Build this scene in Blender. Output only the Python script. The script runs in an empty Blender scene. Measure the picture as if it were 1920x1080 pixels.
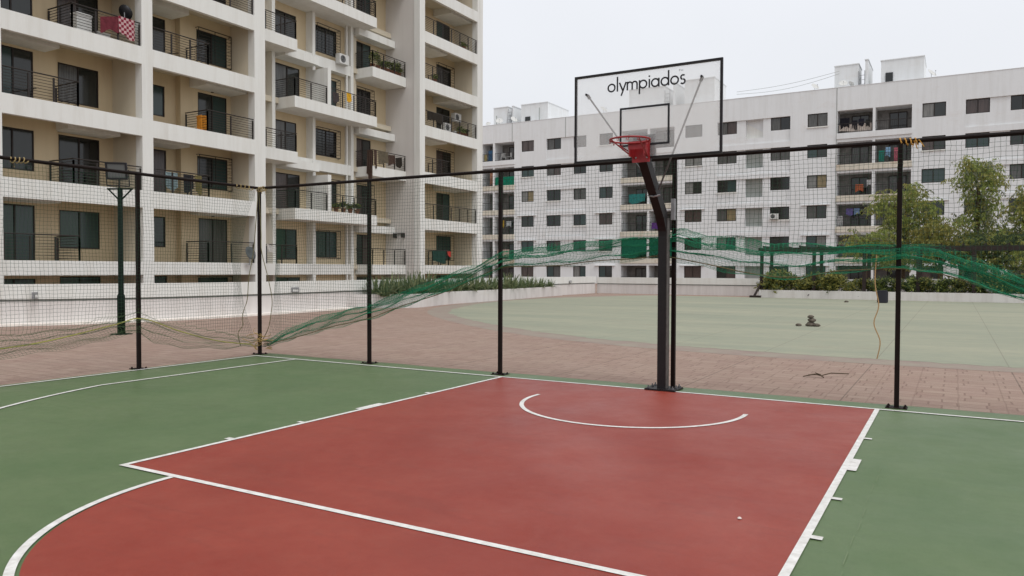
import bpy, math, random
from mathutils import Vector, Matrix
random.seed(7)
R = math.radians
C = bpy.context.scene.collection
# ------------------------------------------------------------------ materials
MATS = {}
def mat(name, col, rough=.7, spec=.3, noise=0, nscale=4, metal=0, bump=0, bscale=60, col2=None, stretch=None, detail=4):
    m = bpy.data.materials.new(name); m.use_nodes = True
    nt = m.node_tree; b = nt.nodes['Principled BSDF']
    b.inputs['Roughness'].default_value = rough
    b.inputs['Specular IOR Level'].default_value = spec
    b.inputs['Metallic'].default_value = metal
    c = (*col, 1)
    b.inputs['Base Color'].default_value = c
    tc = nt.nodes.new('ShaderNodeTexCoord')
    if noise or col2:
        mp = nt.nodes.new('ShaderNodeMapping'); nt.links.new(tc.outputs['Object'], mp.inputs[0])
        if stretch: mp.inputs['Scale'].default_value = stretch
        n = nt.nodes.new('ShaderNodeTexNoise'); n.inputs['Scale'].default_value = nscale
        n.inputs['Detail'].default_value = detail; n.inputs['Roughness'].default_value = .65
        nt.links.new(mp.outputs[0], n.inputs['Vector'])
        r = nt.nodes.new('ShaderNodeValToRGB')
        r.color_ramp.elements[0].position = .32; r.color_ramp.elements[1].position = .68
        d = col2 or tuple(x*(1-noise) for x in col)
        u = tuple(min(1, x*(1+noise*.6)) for x in col) if not col2 else col
        r.color_ramp.elements[0].color = (*d, 1); r.color_ramp.elements[1].color = (*u, 1)
        nt.links.new(n.outputs['Fac'], r.inputs[0]); nt.links.new(r.outputs[0], b.inputs['Base Color'])
    if bump:
        n2 = nt.nodes.new('ShaderNodeTexNoise'); n2.inputs['Scale'].default_value = bscale; n2.inputs['Detail'].default_value = 5
        nt.links.new(tc.outputs['Object'], n2.inputs['Vector'])
        bp = nt.nodes.new('ShaderNodeBump'); bp.inputs['Strength'].default_value = bump; bp.inputs['Distance'].default_value = .02
        nt.links.new(n2.outputs['Fac'], bp.inputs['Height']); nt.links.new(bp.outputs[0], b.inputs['Normal'])
    MATS[name] = m
    return m
class NT:
    def __init__(s, m): s.nt = m.node_tree; s.b = s.nt.nodes['Principled BSDF']
    def n(s, t, **k):
        o = s.nt.nodes.new(t)
        for a, v in k.items(): setattr(o, a, v)
        return o
    def l(s, a, b): s.nt.links.new(a, b)
    def mix(s, f, a, b, bt='MIX'):
        o = s.n('ShaderNodeMix', data_type='RGBA', blend_type=bt)
        for i, v in ((0, f), (6, a), (7, b)):
            if hasattr(v, 'node'): s.l(v, o.inputs[i])
            else: o.inputs[i].default_value = v if i == 0 else (*v, 1)
        return o.outputs[2]
    def ramp(s, src, p0, p1, c0=(0, 0, 0), c1=(1, 1, 1)):
        r = s.n('ShaderNodeValToRGB'); e = r.color_ramp.elements
        e[0].position = p0; e[1].position = p1; e[0].color = (*c0, 1); e[1].color = (*c1, 1)
        s.l(src, r.inputs[0]); return r.outputs[0]
    def noise(s, vec, sc, det=4, ro=.6, dist=0):
        n = s.n('ShaderNodeTexNoise'); n.inputs['Scale'].default_value = sc; n.inputs['Detail'].default_value = det
        n.inputs['Roughness'].default_value = ro; n.inputs['Distortion'].default_value = dist; s.l(vec, n.inputs['Vector']); return n.outputs['Fac']
    def math(s, op, a, b=None):
        o = s.n('ShaderNodeMath', operation=op)
        for i, v in ((0, a), (1, b)):
            if v is None: continue
            if hasattr(v, 'node'): s.l(v, o.inputs[i])
            else: o.inputs[i].default_value = v
        return o.outputs[0]

def wall_paint(name, base, dirt, rust=0, streak=.5, rough=.85):
    m = mat(name, base, rough, .2); t = NT(m)
    tc = t.n('ShaderNodeTexCoord'); ob = tc.outputs['Object']
    mp = t.n('ShaderNodeMapping'); mp.inputs['Scale'].default_value = (1.6, 1.6, .12); t.l(ob, mp.inputs[0])
    st = t.ramp(t.noise(mp.outputs[0], 1.5, 6, .7),   .44, .72)
    bl = t.ramp(t.noise(ob, .35, 6, .7), .35, .75)
    f = t.math('MULTIPLY', st, streak)
    c = t.mix(f, base, dirt)
    c = t.mix(t.math('MULTIPLY', bl, .35), c, tuple(x*.88 for x in base))
    if rust:
        mp2 = t.n('ShaderNodeMapping'); mp2.inputs['Scale'].default_value = (.6, .6, 1.3); t.l(ob, mp2.inputs[0])
        rs = t.ramp(t.noise(mp2.outputs[0], .8, 7, .75), .55, .72)
        c = t.mix(t.math('MULTIPLY', rs, rust), c, (.42, .25, .13))
    t.l(c, t.b.inputs['Base Color'])
    bp = t.n('ShaderNodeBump'); bp.inputs['Strength'].default_value = .15; bp.inputs['Distance'].default_value = .01
    t.l(t.noise(ob, 40, 4), bp.inputs['Height']); t.l(bp.outputs[0], t.b.inputs['Normal'])
    return m
WHITE = wall_paint('white_paint', (.75, .75, .72), (.55, .52, .46), 0, .45)
WHITE2 = wall_paint('weathered_white_paint', (.76, .775, .785), (.58, .58, .56), .12, .45)
BAND = wall_paint('stained_band_paint', (.66, .62, .53), (.4, .36, .28), .75, .7)
BEIGE = wall_paint('beige_paint', (.62, .51, .345), (.5, .4, .27), .06, .5)
BEIGE2 = wall_paint('pale_beige_paint', (.60, .54, .43), (.48, .42, .33), 0, .3)
LOWW = wall_paint('low_wall_paint', (.70, .67, .65), (.42, .38, .35), .12, .5)
GREYP = wall_paint('grey_screen_paint', (.34, .36, .34), (.25, .26, .25), 0, .3)
FRAME = mat('dark_window_frame', (.022, .015, .012), .45)
PANES = [mat('glass_dark', (.018, .022, .02), .08, .6), mat('glass_black', (.008, .01, .01), .06, .6),
         mat('glass_curtain_grey', (.085, .085, .08), .25, .6, .5, 3, stretch=(6, 6, .3)),
         mat('glass_curtain_brown', (.07, .05, .045), .25, .6, .5, 3, stretch=(6, 6, .3)),
         mat('glass_teal', (.025, .05, .048), .15, .6),
         mat('glass_curtain_ochre', (.24, .19, .10), .3, .5, .4, 3, stretch=(6, 6, .3)),
         mat('glass_curtain_pale', (.20, .20, .19), .3, .5, .4, 3, stretch=(6, 6, .3))]
RAIL = mat('railing_metal', (.025, .02, .018), .5)
BLACKP = mat('black_paint', (.010, .005, .004), .6, .15, .3, 8)
HOOPM = mat('hoop_black_paint', (.011, .009, .010), .5, .3, .3, 6)
STEEL = mat('galvanised_steel', (.32, .32, .33), .45, .5, .2, 12, metal=.6)
STEELD = mat('dull_steel', (.12, .12, .125), .5, .4, .2, 12)
REDM = mat('red_rim_paint', (.30, .016, .02), .45, .45, .25, 20)
NETM = mat('net_twine', (.026, .06, .036), .8, .2)
NETG = mat('green_net_twine', (.016, .20, .10), .75, .2)
ROPE = mat('yellow_rope', (.36, .27, .13), .85, .2, .4, 40)
ROPEG = mat('dirty_rope', (.16, .14, .07), .85, .2, .4, 40)
DGREEN = mat('dark_green_paint', (.004, .010, .007), .7, .12, .3, 8)
WOODD = mat('pergola_brown', (.028, .017, .014), .6, .3, .4, 8)
BARK = mat('bark', (.10, .075, .05), .9, .1, .4, 10)
PLASTW = mat('white_plastic', (.62, .62, .60), .5, .4, .1, 5)
PLASTB = mat('black_plastic', (.015, .016, .02), .5, .4)
STONE = mat('rubble', (.13, .11, .09), .9, .1, .4, 14, bump=.5)
SOIL = mat('soil', (.07, .05, .035), .95, .1, .4, 8, bump=.5)
def leafm(n, c, c2):
    m = mat(n, c, .5, .3, 0, 5, col2=c2); t = NT(m)
    tr = t.n('ShaderNodeBsdfTranslucent'); mxs = t.n('ShaderNodeMixShader'); mxs.inputs[0].default_value = .42
    src = t.b.inputs['Base Color'].links[0].from_socket; br_ = t.n('ShaderNodeBrightContrast'); t.l(src, br_.inputs[0]); br_.inputs[1].default_value = .06
    t.l(br_.outputs[0], tr.inputs[0]); t.l(t.b.outputs[0], mxs.inputs[1]); t.l(tr.outputs[0], mxs.inputs[2]); t.l(mxs.outputs[0], t.nt.nodes['Material Output'].inputs['Surface'])
    return m
LEAF_A = leafm('leaf_dark', (.055, .085, .025), (.03, .055, .018))
LEAF_B = leafm('leaf_yellow', (.38, .34, .08), (.17, .19, .05))
LEAF_C = leafm('leaf_feathery', (.33, .36, .08), (.17, .23, .055))
LEAF_D = leafm('leaf_ochre', (.26, .20, .03), (.12, .13, .03))
LEAF_P = leafm('leaf_pale', (.26, .27, .17), (.15, .17, .10))
CLOTH = {}
def cloth(n, c, **k):
    if n not in CLOTH: CLOTH[n] = mat('cloth_'+n, c, .9, .1, .35, 9, **k)
    return CLOTH[n]

# ground materials --------------------------------------------------------
m = mat('stamped_paving', (.3, .2, .17), .85, .2); t = NT(m); PAVE = m
tc = t.n('ShaderNodeTexCoord'); ob = tc.outputs['Object']
wob = t.n('ShaderNodeTexNoise'); wob.inputs['Scale'].default_value = 2.2; wob.inputs['Detail'].default_value = 3; t.l(ob, wob.inputs['Vector'])
vm = t.n('ShaderNodeVectorMath', operation='SCALE'); vm.inputs['Scale'].default_value = .035; t.l(wob.outputs['Color'], vm.inputs[0])
va = t.n('ShaderNodeVectorMath', operation='ADD'); t.l(ob, va.inputs[0]); t.l(vm.outputs[0], va.inputs[1])
def brick(vec, w, h, mort, off=.5, sq=.62, sqf=3, smooth=.25):
    b = t.n('ShaderNodeTexBrick'); b.offset = off; b.squash = sq; b.squash_frequency = sqf
    b.inputs['Scale'].default_value = 1; b.inputs['Brick Width'].default_value = w; b.inputs['Row Height'].default_value = h
    b.inputs['Mortar Size'].default_value = mort; b.inputs['Mortar Smooth'].default_value = smooth; b.inputs['Bias'].default_value = 0
    b.inputs['Color1'].default_value = (0, 0, 0, 1); b.inputs['Color2'].default_value = (1, 1, 1, 1); b.inputs['Mortar'].default_value = (.5, .5, .5, 1)
    t.l(vec, b.inputs['Vector']); return b
bk = brick(va.outputs[0], .47, .235, .011)
mpr = t.n('ShaderNodeMapping'); mpr.inputs['Rotation'].default_value = (0, 0, R(90)); mpr.inputs['Location'].default_value = (.13, .07, 0); t.l(va.outputs[0], mpr.inputs[0])
bk2 = brick(mpr.outputs[0], .7, .47, .009, .35, .5, 2)
mort = t.math('MAXIMUM', bk.outputs['Fac'], t.math('MULTIPLY', bk2.outputs['Fac'], .55))
br_n = t.noise(ob, .5, 6, .7); dirt = t.ramp(br_n, .3, .72)
col = t.mix(bk.outputs['Color'], (.285, .19, .155), (.35, .25, .205))
col = t.mix(t.math('MULTIPLY', t.ramp(t.noise(ob, 1.6, 6, .75), .4, .7), .45), col, (.36, .285, .215))
col = t.mix(t.math('MULTIPLY', dirt, .4), col, (.33, .26, .22))
mps = t.n('ShaderNodeMapping'); mps.inputs['Scale'].default_value = (1.0, 9, 1); mps.inputs['Rotation'].default_value = (0, 0, R(4)); t.l(ob, mps.inputs[0])
col = t.mix(t.math('MULTIPLY', t.ramp(t.noise(mps.outputs[0], 4.5, 6, .85), .5, .64), .6), col, (.17, .10, .08))
col = t.mix(t.math('MULTIPLY', mort, .46), col, (.14, .085, .065))
# 2 m expansion joints
sx = t.n('ShaderNodeSeparateXYZ'); t.l(ob, sx.inputs[0])
def joint(axis, off):
    a = t.math('ADD', sx.outputs[axis], off); a = t.math('DIVIDE', a, 1.93); a = t.math('FRACT', a)
    a = t.math('SUBTRACT', a, .5); a = t.math('ABSOLUTE', a); return t.math('GREATER_THAN', a, .4955)
jt = joint(0, 100*1.93-.06)
col = t.mix(t.math('MULTIPLY', jt, .6), col, (.12, .09, .07))
t.l(col, t.b.inputs['Base Color'])
bp = t.n('ShaderNodeBump'); bp.inputs['Strength'].default_value = .6; bp.inputs['Distance'].default_value = .012
hh = t.math('ADD', t.math('MULTIPLY', t.math('SUBTRACT', 1, mort), .7), t.math('MULTIPLY', t.noise(mps.outputs[0], 6, 5), .7))
t.l(hh, bp.inputs['Height']); t.l(bp.outputs[0], t.b.inputs['Normal'])

m = mat('faded_green_coating', (.36, .38, .3), .8, .2); t = NT(m); CIRC = m
tc = t.n('ShaderNodeTexCoord'); ob = tc.outputs['Object']; sx = t.n('ShaderNodeSeparateXYZ'); t.l(ob, sx.inputs[0])
mps = t.n('ShaderNodeMapping'); mps.inputs['Scale'].default_value = (.25, 1, 1); t.l(ob, mps.inputs[0])
col = t.mix(t.ramp(t.noise(mps.outputs[0], .35, 7, .7), .35, .65), (.25, .27, .205), (.335, .33, .245))
col = t.mix(t.math('MULTIPLY', t.ramp(t.noise(ob, 2.5, 6, .8), .45, .75), .5), col, (.225, .24, .20))
col = t.mix(t.math('MULTIPLY', t.ramp(t.noise(mps.outputs[0], 1.1, 7, .8), .55, .7), .45), col, (.25, .20, .16))
jt = t.math('MAXIMUM', joint(0, 100*1.93-.06), t.math('MULTIPLY', joint(1, 100*1.93+.3), .5))
col = t.mix(t.math('MULTIPLY', jt, .5), col, (.17, .15, .12))
t.l(col, t.b.inputs['Base Color'])
bp = t.n('ShaderNodeBump'); bp.inputs['Strength'].default_value = .3; bp.inputs['Distance'].default_value = .01
t.l(t.noise(ob, 14, 5), bp.inputs['Height']); t.l(bp.outputs[0], t.b.inputs['Normal'])

def court_paint(name, c1, c2, c3, worn):
    m = mat(name, c1, .5, .35); t = NT(m)
    tc = t.n('ShaderNodeTexCoord'); ob = tc.outputs['Object']
    a = t.ramp(t.noise(ob, .55, 8, .72), .36, .64)
    col = t.mix(a, c1, c2)
    col = t.mix(t.math('MULTIPLY', t.ramp(t.noise(ob, 9, 8, .85), .42, .7), .28), col, worn)
    col = t.mix(t.math('MULTIPLY', t.ramp(t.noise(ob, 2.3, 9, .8, 1.1), .50, .66), .26), col, c3)
    mp = t.n('ShaderNodeMapping'); mp.inputs['Scale'].default_value = (.5, 4, 1); mp.inputs['Rotation'].default_value = (0, 0, R(-8)); t.l(ob, mp.inputs[0])
    col = t.mix(t.math('MULTIPLY', t.ramp(t.noise(mp.outputs[0], 1.1, 9, .78, 1.6), .555, .60), .32), col, worn)
    sp = t.ramp(t.noise(ob, 260, 2, .9), .66, .74)
    col = t.mix(t.math('MULTIPLY', sp, .35), col, tuple(min(1, x*1.8+.05) for x in c2))
    col = t.mix(t.math('MULTIPLY', t.ramp(t.noise(ob, 90, 3, .9), .56, .72), .5), col, tuple(x*.5 for x in c1))
    col = t.mix(t.math('MULTIPLY', t.ramp(t.noise(ob, 22, 6, .9), .52, .66), .3), col, tuple(x*.7 for x in c1))
    col = t.mix(t.math('MULTIPLY', t.ramp(t.noise(ob, 35, 5, .95), .60, .68), .3), col, c3)
    t.l(col, t.b.inputs['Base Color'])
    t.l(t.ramp(t.noise(ob, .8, 6, .7), .3, .7, (.34, .34, .34), (.58, .58, .58)), t.b.inputs['Roughness'])
    bp = t.n('ShaderNodeBump'); bp.inputs['Strength'].default_value = .25; bp.inputs['Distance'].default_value = .004
    t.l(t.noise(ob, 180, 4, .8), bp.inputs['Height']); t.l(bp.outputs[0], t.b.inputs['Normal'])
    return m
CGREEN = court_paint('green_court_paint', (.078, .134, .052), (.112, .165, .072), (.14, .18, .09), (.085, .12, .055))
CRED = court_paint('red_court_paint', (.235, .028, .016), (.295, .048, .029), (.29, .08, .055), (.19, .03, .02))
LINE = mat('white_line_paint', (.78, .77, .75), .6, .3, 0, 14, col2=(.55, .53, .50), detail=9)

m = bpy.data.materials.new('acrylic_board'); m.use_nodes = True; nt = m.node_tree; ACR = m
pb = nt.nodes['Principled BSDF']; pb.inputs['Base Color'].default_value = (.92, .92, .92, 1); pb.inputs['Roughness'].default_value = .25
trn = nt.nodes.new('ShaderNodeBsdfTransparent'); trl = nt.nodes.new('ShaderNodeBsdfTranslucent'); trl.inputs[0].default_value = (.97, .97, .96, 1)
mx = nt.nodes.new('ShaderNodeMixShader'); mx.inputs[0].default_value = .5; mx2 = nt.nodes.new('ShaderNodeMixShader'); mx2.inputs[0].default_value = .25
nt.links.new(pb.outputs[0], mx.inputs[1]); nt.links.new(trl.outputs[0], mx.inputs[2])
nt.links.new(trn.outputs[0], mx2.inputs[1]); nt.links.new(mx.outputs[0], mx2.inputs[2])
nt.links.new(mx2.outputs[0], nt.nodes['Material Output'].inputs['Surface'])

# ------------------------------------------------------------------ mesh builder
IDT = lambda u, v, w: (u, v, w)
class MB:
    def __init__(s, tf=None): s.v = []; s.f = []; s.m = []; s.tf = tf or IDT; s.mi = 0
    def pts(s, ps):
        n = len(s.v); s.v += [tuple(s.tf(*p)) for p in ps]; return n
    def face(s, ps): n = s.pts(ps); s.f.append(tuple(range(n, n+len(ps)))); s.m.append(s.mi)
    def box(s, u0, u1, v0, v1, w0, w1):
        n = s.pts([(u0, v0, w0), (u1, v0, w0), (u1, v1, w0), (u0, v1, w0), (u0, v0, w1), (u1, v0, w1), (u1, v1, w1), (u0, v1, w1)])
        for f in ((0, 3, 2, 1), (4, 5, 6, 7), (0, 1, 5, 4), (1, 2, 6, 5), (2, 3, 7, 6), (3, 0, 4, 7)):
            s.f.append(tuple(n+i for i in f)); s.m.append(s.mi)
    def prism(s, a, b, r, n=6, r2=None, sq=False):
        a = Vector(a); b = Vector(b); d = (b-a)
        if d.length < 1e-6: return
        d.normalize(); x = d.orthogonal() if abs(d.z) < .99 else Vector((1, 0, 0)); x = (x-d*x.dot(d)).normalized()
        if abs(d.z) < .99: x = d.cross(Vector((0, 0, 1))).normalized()
        y = d.cross(x); r2 = r if r2 is None else r2; o = math.pi/n if n == 4 else 0
        ra = [a+(x*math.cos(o+2*math.pi*i/n)+y*math.sin(o+2*math.pi*i/n))*r for i in range(n)]
        rb = [b+(x*math.cos(o+2*math.pi*i/n)+y*math.sin(o+2*math.pi*i/n))*r2 for i in range(n)]
        k = s.pts(ra+rb)
        for i in range(n): s.f.append((k+i, k+(i+1) % n, k+n+(i+1) % n, k+n+i)); s.m.append(s.mi)
        s.f.append(tuple(k+n-1-i for i in range(n))); s.f.append(tuple(k+n+i for i in range(n))); s.m += [s.mi]*2
    def tube(s, ps, r, n=4):
        ps = [Vector(p) for p in ps]; L = len(ps); k = None
        for i, p in enumerate(ps):
            d = (ps[min(i+1, L-1)]-ps[max(i-1, 0)])
            if d.length < 1e-9: d = Vector((0, 0, 1))
            d.normalize(); up = Vector((0, 0, 1)) if abs(d.z) < .9 else Vector((0, 1, 0))
            x = d.cross(up).normalized(); y = x.cross(d)
            q = s.pts([p+(x*math.cos(2*math.pi*j/n)+y*math.sin(2*math.pi*j/n))*r for j in range(n)])
            if k is not None:
                for j in range(n): s.f.append((k+j, k+(j+1) % n, q+(j+1) % n, q+j)); s.m.append(s.mi)
            k = q
    def lathe(s, c, prof, n=16):
        rows = []
        for r, z in prof:
            rows.append(s.pts([(c[0]+r*math.cos(2*math.pi*i/n), c[1]+r*math.sin(2*math.pi*i/n), c[2]+z) for i in range(n)]))
        for a, b in zip(rows, rows[1:]):
            for i in range(n): s.f.append((a+i, a+(i+1) % n, b+(i+1) % n, b+i)); s.m.append(s.mi)
    def poly(s, ps, z0, z1):
        n = len(ps); k = s.pts([(x, y, z0) for x, y in ps]+[(x, y, z1) for x, y in ps])
        s.f.append(tuple(k+n-1-i for i in range(n))); s.f.append(tuple(k+n+i for i in range(n))); s.m += [s.mi]*2
        for i in range(n): s.f.append((k+i, k+(i+1) % n, k+n+(i+1) % n, k+n+i)); s.m.append(s.mi)
    def build(s, name, mats, parent=None, smooth=False, loc=None):
        me = bpy.data.meshes.new(name)
        o0 = Vector(parent['_o']) if parent is not None else Vector(loc or (0, 0, 0))
        me.from_pydata([tuple(Vector(v)-o0) for v in s.v], [], s.f)
        for mm in (mats if isinstance(mats, (list, tuple)) else [mats]): me.materials.append(mm)
        if max(s.m or [0]): me.polygons.foreach_set('material_index', s.m)
        if smooth: me.polygons.foreach_set('use_smooth', [True]*len(me.polygons))
        me.update()
        o = bpy.data.objects.new(name, me); C.objects.link(o); o['_o'] = tuple(o0)
        if parent is not None: o.parent = parent
        else: o.location = o0
        return o
def tag(o, label=None, cat=None, group=None, kind=None):
    if label: o['label'] = label
    if cat: o['category'] = cat
    if group: o['group'] = group
    if kind: o['kind'] = kind
    return o
def thing(name, loc, label, cat, group=None):
    o = bpy.data.objects.new(name, None); C.objects.link(o); o.location = loc; o['_o'] = tuple(loc)
    o.empty_display_size = .2
    return tag(o, label, cat, group)
def copy_tree(o, parent=None):
    c = o.copy(); C.objects.link(c); c.parent = parent
    for ch in list(o.children): copy_tree(ch, c)
    return c
def place(o, loc, label=None, rz=None, sc=None):
    c = copy_tree(o); c.location = loc
    if label: c['label'] = label
    if rz is not None: c.rotation_euler = (0, 0, rz)
    if sc: c.scale = sc if isinstance(sc, (tuple, list)) else (sc, sc, sc)
    return c
def struct(o): o['kind'] = 'structure'; return o

# ------------------------------------------------------------------ ground, court
b = MB(); b.face([(-400, -300, 0), (400, -300, 0), (400, 600, 0), (-400, 600, 0)]); struct(b.build('plaza_paving', PAVE))
def disc(cx, cy, r, z, n=96, clip=None):
    rd = random.Random(2); ps = []
    for i in range(n): rq = r+rd.uniform(-.09, .09)+.1*math.sin(i*.11); ps.append((cx+rq*math.cos(2*math.pi*i/n), cy+rq*math.sin(2*math.pi*i/n)))
    if clip: ps = [(x, min(y, clip)) for x, y in ps]
    return [(x, y, z) for x, y in ps]
b = MB(); b.face(disc(3, 24.1, 18.9, .004, 600, 35.3)); struct(b.build('painted_circle', CIRC))
b = MB(); rr = []
for i in range(257):
    a = 2*math.pi*i/256; rr.append([(3+q*math.cos(a), min(24.1+q*math.sin(a), 35.2), .002) for q in (18.6, 19.7+.12*math.sin(a*9))])
for p, q in zip(rr, rr[1:]): b.face([p[0], p[1], q[1], q[0]])
struct(b.build('paving_border', mat('worn_border_paint', (.29, .26, .21), .85, .2, 0, 1.6, col2=(.27, .205, .18), bump=.4, bscale=9)))
b = MB(); ps = []
for i in range(60): x = -7.62+15.3*i/59; ps.append((x, .40+.018*math.sin(x*2.3)+.012*math.sin(x*5.1), .004))
b.face([(-7.62, -16, .004), (7.68, -16, .004)]+ps[::-1]); struct(b.build('court_surface', CGREEN))
FY = -5.745
b = MB(); b.face([(-2.43, FY, .008), (2.43, FY, .008), (2.43, -.03, .008), (-2.43, -.03, .008)])
b.face([(1.78*math.cos(a), FY-.001+1.78*math.sin(a), .008) for a in [math.pi+math.pi*i/48 for i in range(49)]])
struct(b.build('key_surface', CRED))
b = MB(); Z = .012
def rect(x0, x1, y0, y1, z=None): z = z or Z; b.face([(x0, y0, z), (x1, y0, z), (x1, y1, z), (x0, y1, z)])
def arc(cx, cy, r, a0, a1, w=.05, n=72, z=None):
    z = z or Z+.0006
    for i in range(n):
        p, q = a0+(a1-a0)*i/n, a0+(a1-a0)*(i+1)/n
        b.face([(cx+(r-w/2)*math.cos(p), cy+(r-w/2)*math.sin(p), z), (cx+(r+w/2)*math.cos(p), cy+(r+w/2)*math.sin(p), z),
                (cx+(r+w/2)*math.cos(q), cy+(r+w/2)*math.sin(q), z), (cx+(r-w/2)*math.cos(q), cy+(r-w/2)*math.sin(q), z)])
rect(-7.5, 7.5, -.05, 0); rect(-7.5, -7.45, -16, -.05); rect(7.45, 7.5, -16, -.05)
rect(-2.45, -2.40, FY-.025, -.05); rect(2.40, 2.45, FY-.025, -.05); rect(-2.40, 2.40, FY-.025, FY+.025)
rect(-6.52, -6.47, -3.45, -.05); rect(6.47, 6.52, -3.45, -.05)
arc(0, -1.575, 6.75, math.pi+.283, 2*math.pi-.283, n=120)
arc(0, FY-.03, 1.8, math.pi, 2*math.pi)
arc(0, -1.2, 1.25, math.pi, 2*math.pi)
arc(0, -1.2, 1.25, math.pi-.08, math.pi, n=4); arc(0, -1.2, 1.25, 0, .08, n=4)
for s in (-1, 1):
    for y0, y1 in ((-1.74, -1.69), (-3.0, -2.6), (-3.86, -3.81), (-4.73, -4.67)):
        x0, x1 = sorted((s*2.4503, s*2.515)); rect(x0, x1, y0, y1, Z+.0003)
struct(b.build('court_markings', LINE))
b = MB()
for i in range(16):
    y = -2.75-.3*i; x = 2.665+.006*math.sin(i*1.7); b.face([(x, y-.16-.1*random.random(), Z), (x+.003, y-.2, Z), (x+.003, y, Z), (x, y, Z)])
struct(b.build('chalk_guide_line', mat('faint_chalk', (.2, .25, .15), .9)))
b = MB(); b.lathe((2.02, -4.59, .012), [(.001, .012), (.008, .009), (.014, .003), (.012, 0)], 7)
tag(b.build('pebble', mat('pale_pebble', (.7, .62, .58), .8), loc=(2.02, -4.59, .012)), 'small white pebble lying on the red key near the right key line', 'pebble')

# twig on paving
b = MB(); b.tube([(1.28, 2.22, .02), (1.42, 2.34, .05), (1.5, 2.36, .03), (1.62, 2.5, .06), (1.82, 2.78, .03)], .008, 5)
b.tube([(1.32, 2.42, .02), (1.47, 2.36, .05), (1.55, 2.27, .02)], .009, 5); b.tube([(1.5, 2.38, .04), (1.44, 2.25, .08)], .006, 4)
tag(b.build('twig', BARK, loc=(1.5, 2.4, 0)), 'broken brown twig lying on the red paving behind the baseline', 'twig')
# rubble pile: stones
def rock(r, seed):
    rnd = random.Random(seed); b = MB(); n = 9; rows = []; r *= .78
    for k, (rr, z) in enumerate(((.55, 0), (1, .25), (.95, .6), (.5, .95))):
        rows.append(b.pts([(r*rr*(1+rnd.uniform(-.2, .2))*math.cos(2*math.pi*i/n), r*rr*.8*(1+rnd.uniform(-.2, .2))*math.sin(2*math.pi*i/n), r*z*1.0) for i in range(n)]))
    for a, c in zip(rows, rows[1:]):
        for i in range(n): b.f.append((a+i, a+(i+1) % n, c+(i+1) % n, c+i)); b.m.append(0)
    b.f.append(tuple(rows[-1]+i for i in range(n))); b.m.append(0)
    return b.build('loose_stone', STONE)
for i, (x, y, z, r, l) in enumerate(((-.28, 13.0, 0, .17, 'broad stone at the foot of the small stone pile on the green circle'),
        (-.12, 12.95, 0, .12, 'small stone at the right foot of the stone pile'), (-.25, 13.0, .125, .14, 'middle stone of the little pile on the green circle'),
        (-.28, 13.0, .23, .11, 'dark stone balanced on top of the pile'), (-.58, 12.9, 0, .1, 'stone lying apart to the left of the stone pile'))):
    o = rock(r, i); o.location = (x, y, z); tag(o, l, 'stone', 'stones piled on the green circle')

# ------------------------------------------------------------------ fence
PX = [-7.65, -5.09, -2.6, .012, 2.6, 5.2]
FYY = .22
fence = thing('court_fence', (0, FYY, 0), 'black steel pipe fence frame round the court with yellow ties', 'fence')
def fpost(x, y, top=2.98):
    b = MB(); b.box(x-.025, x+.025, y-.025, y+.025, .012, top-.02)
    p = b.build('post', BLACKP, fence)
    b = MB(); b.box(x-.11, x+.11, y-.09, y+.09, .003, .012); b.build('base_plate', BLACKP, p)
    for sx_ in (-.085, .085):
        for sy in (-.06, .06):
            b = MB(); b.lathe((x+sx_, y+sy, .012), [(.015, 0), (.015, .014), (.008, .014), (.008, .024), (.001, .024)], 6)
            b.build('bolt', BLACKP, p)
for x in PX: fpost(x, FYY)
for y in (-2.15, -4.6, -7.05): fpost(-7.62, y)
b = MB(); b.prism((-7.65, FYY, 2.98), (7.8, FYY, 2.98), .025, 8); b.build('top_rail', BLACKP, fence)
b = MB(); b.prism((-7.65, FYY, 2.981), (-7.62, -9.4, 2.981), .025, 8); b.build('top_rail', BLACKP, fence)

def interp(tab, x):
    if x <= tab[0][0]: return tab[0][1]
    for (a, p), (c, q) in zip(tab, tab[1:]):
        if x <= c: return p+(q-p)*(x-a)/(c-a)
    return tab[-1][1]
BOT = [(-7.443, .16), (-6.653, .361), (-6.152, .475), (-4.981, .752), (-3.913, 1.07), (-3.22, 1.302), (-2.522, 1.559), (-2.037, 1.583), (-1.531, 1.584), (-.816, 1.656), (-.148, 1.709), (.1, 1.66), (.478, 1.58), (.938, 1.50), (1.253, 1.46), (1.557, 1.44), (1.909, 1.5), (2.627, 1.56), (2.99, 1.50), (3.438, 1.334), (3.77, 1.212), (5.2, 1.0), (7.6, 1.2)]
TOPN = [(-7.442, .247), (-6.652, .564), (-5.908, .773), (-4.98, .976), (-3.913, 1.293), (-2.936, 1.622), (-2.523, 1.776), (-1.615, 1.866), (-1.129, 1.91), (-.818, 1.942), (-.15, 1.99), (.097, 2.04), (.476, 1.93), (.935, 1.88), (1.251, 1.811), (1.85, 1.81), (2.625, 1.807), (2.988, 1.76), (3.434, 1.589), (3.766, 1.45), (5.2, 1.25), (7.6, 1.4)]
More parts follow.
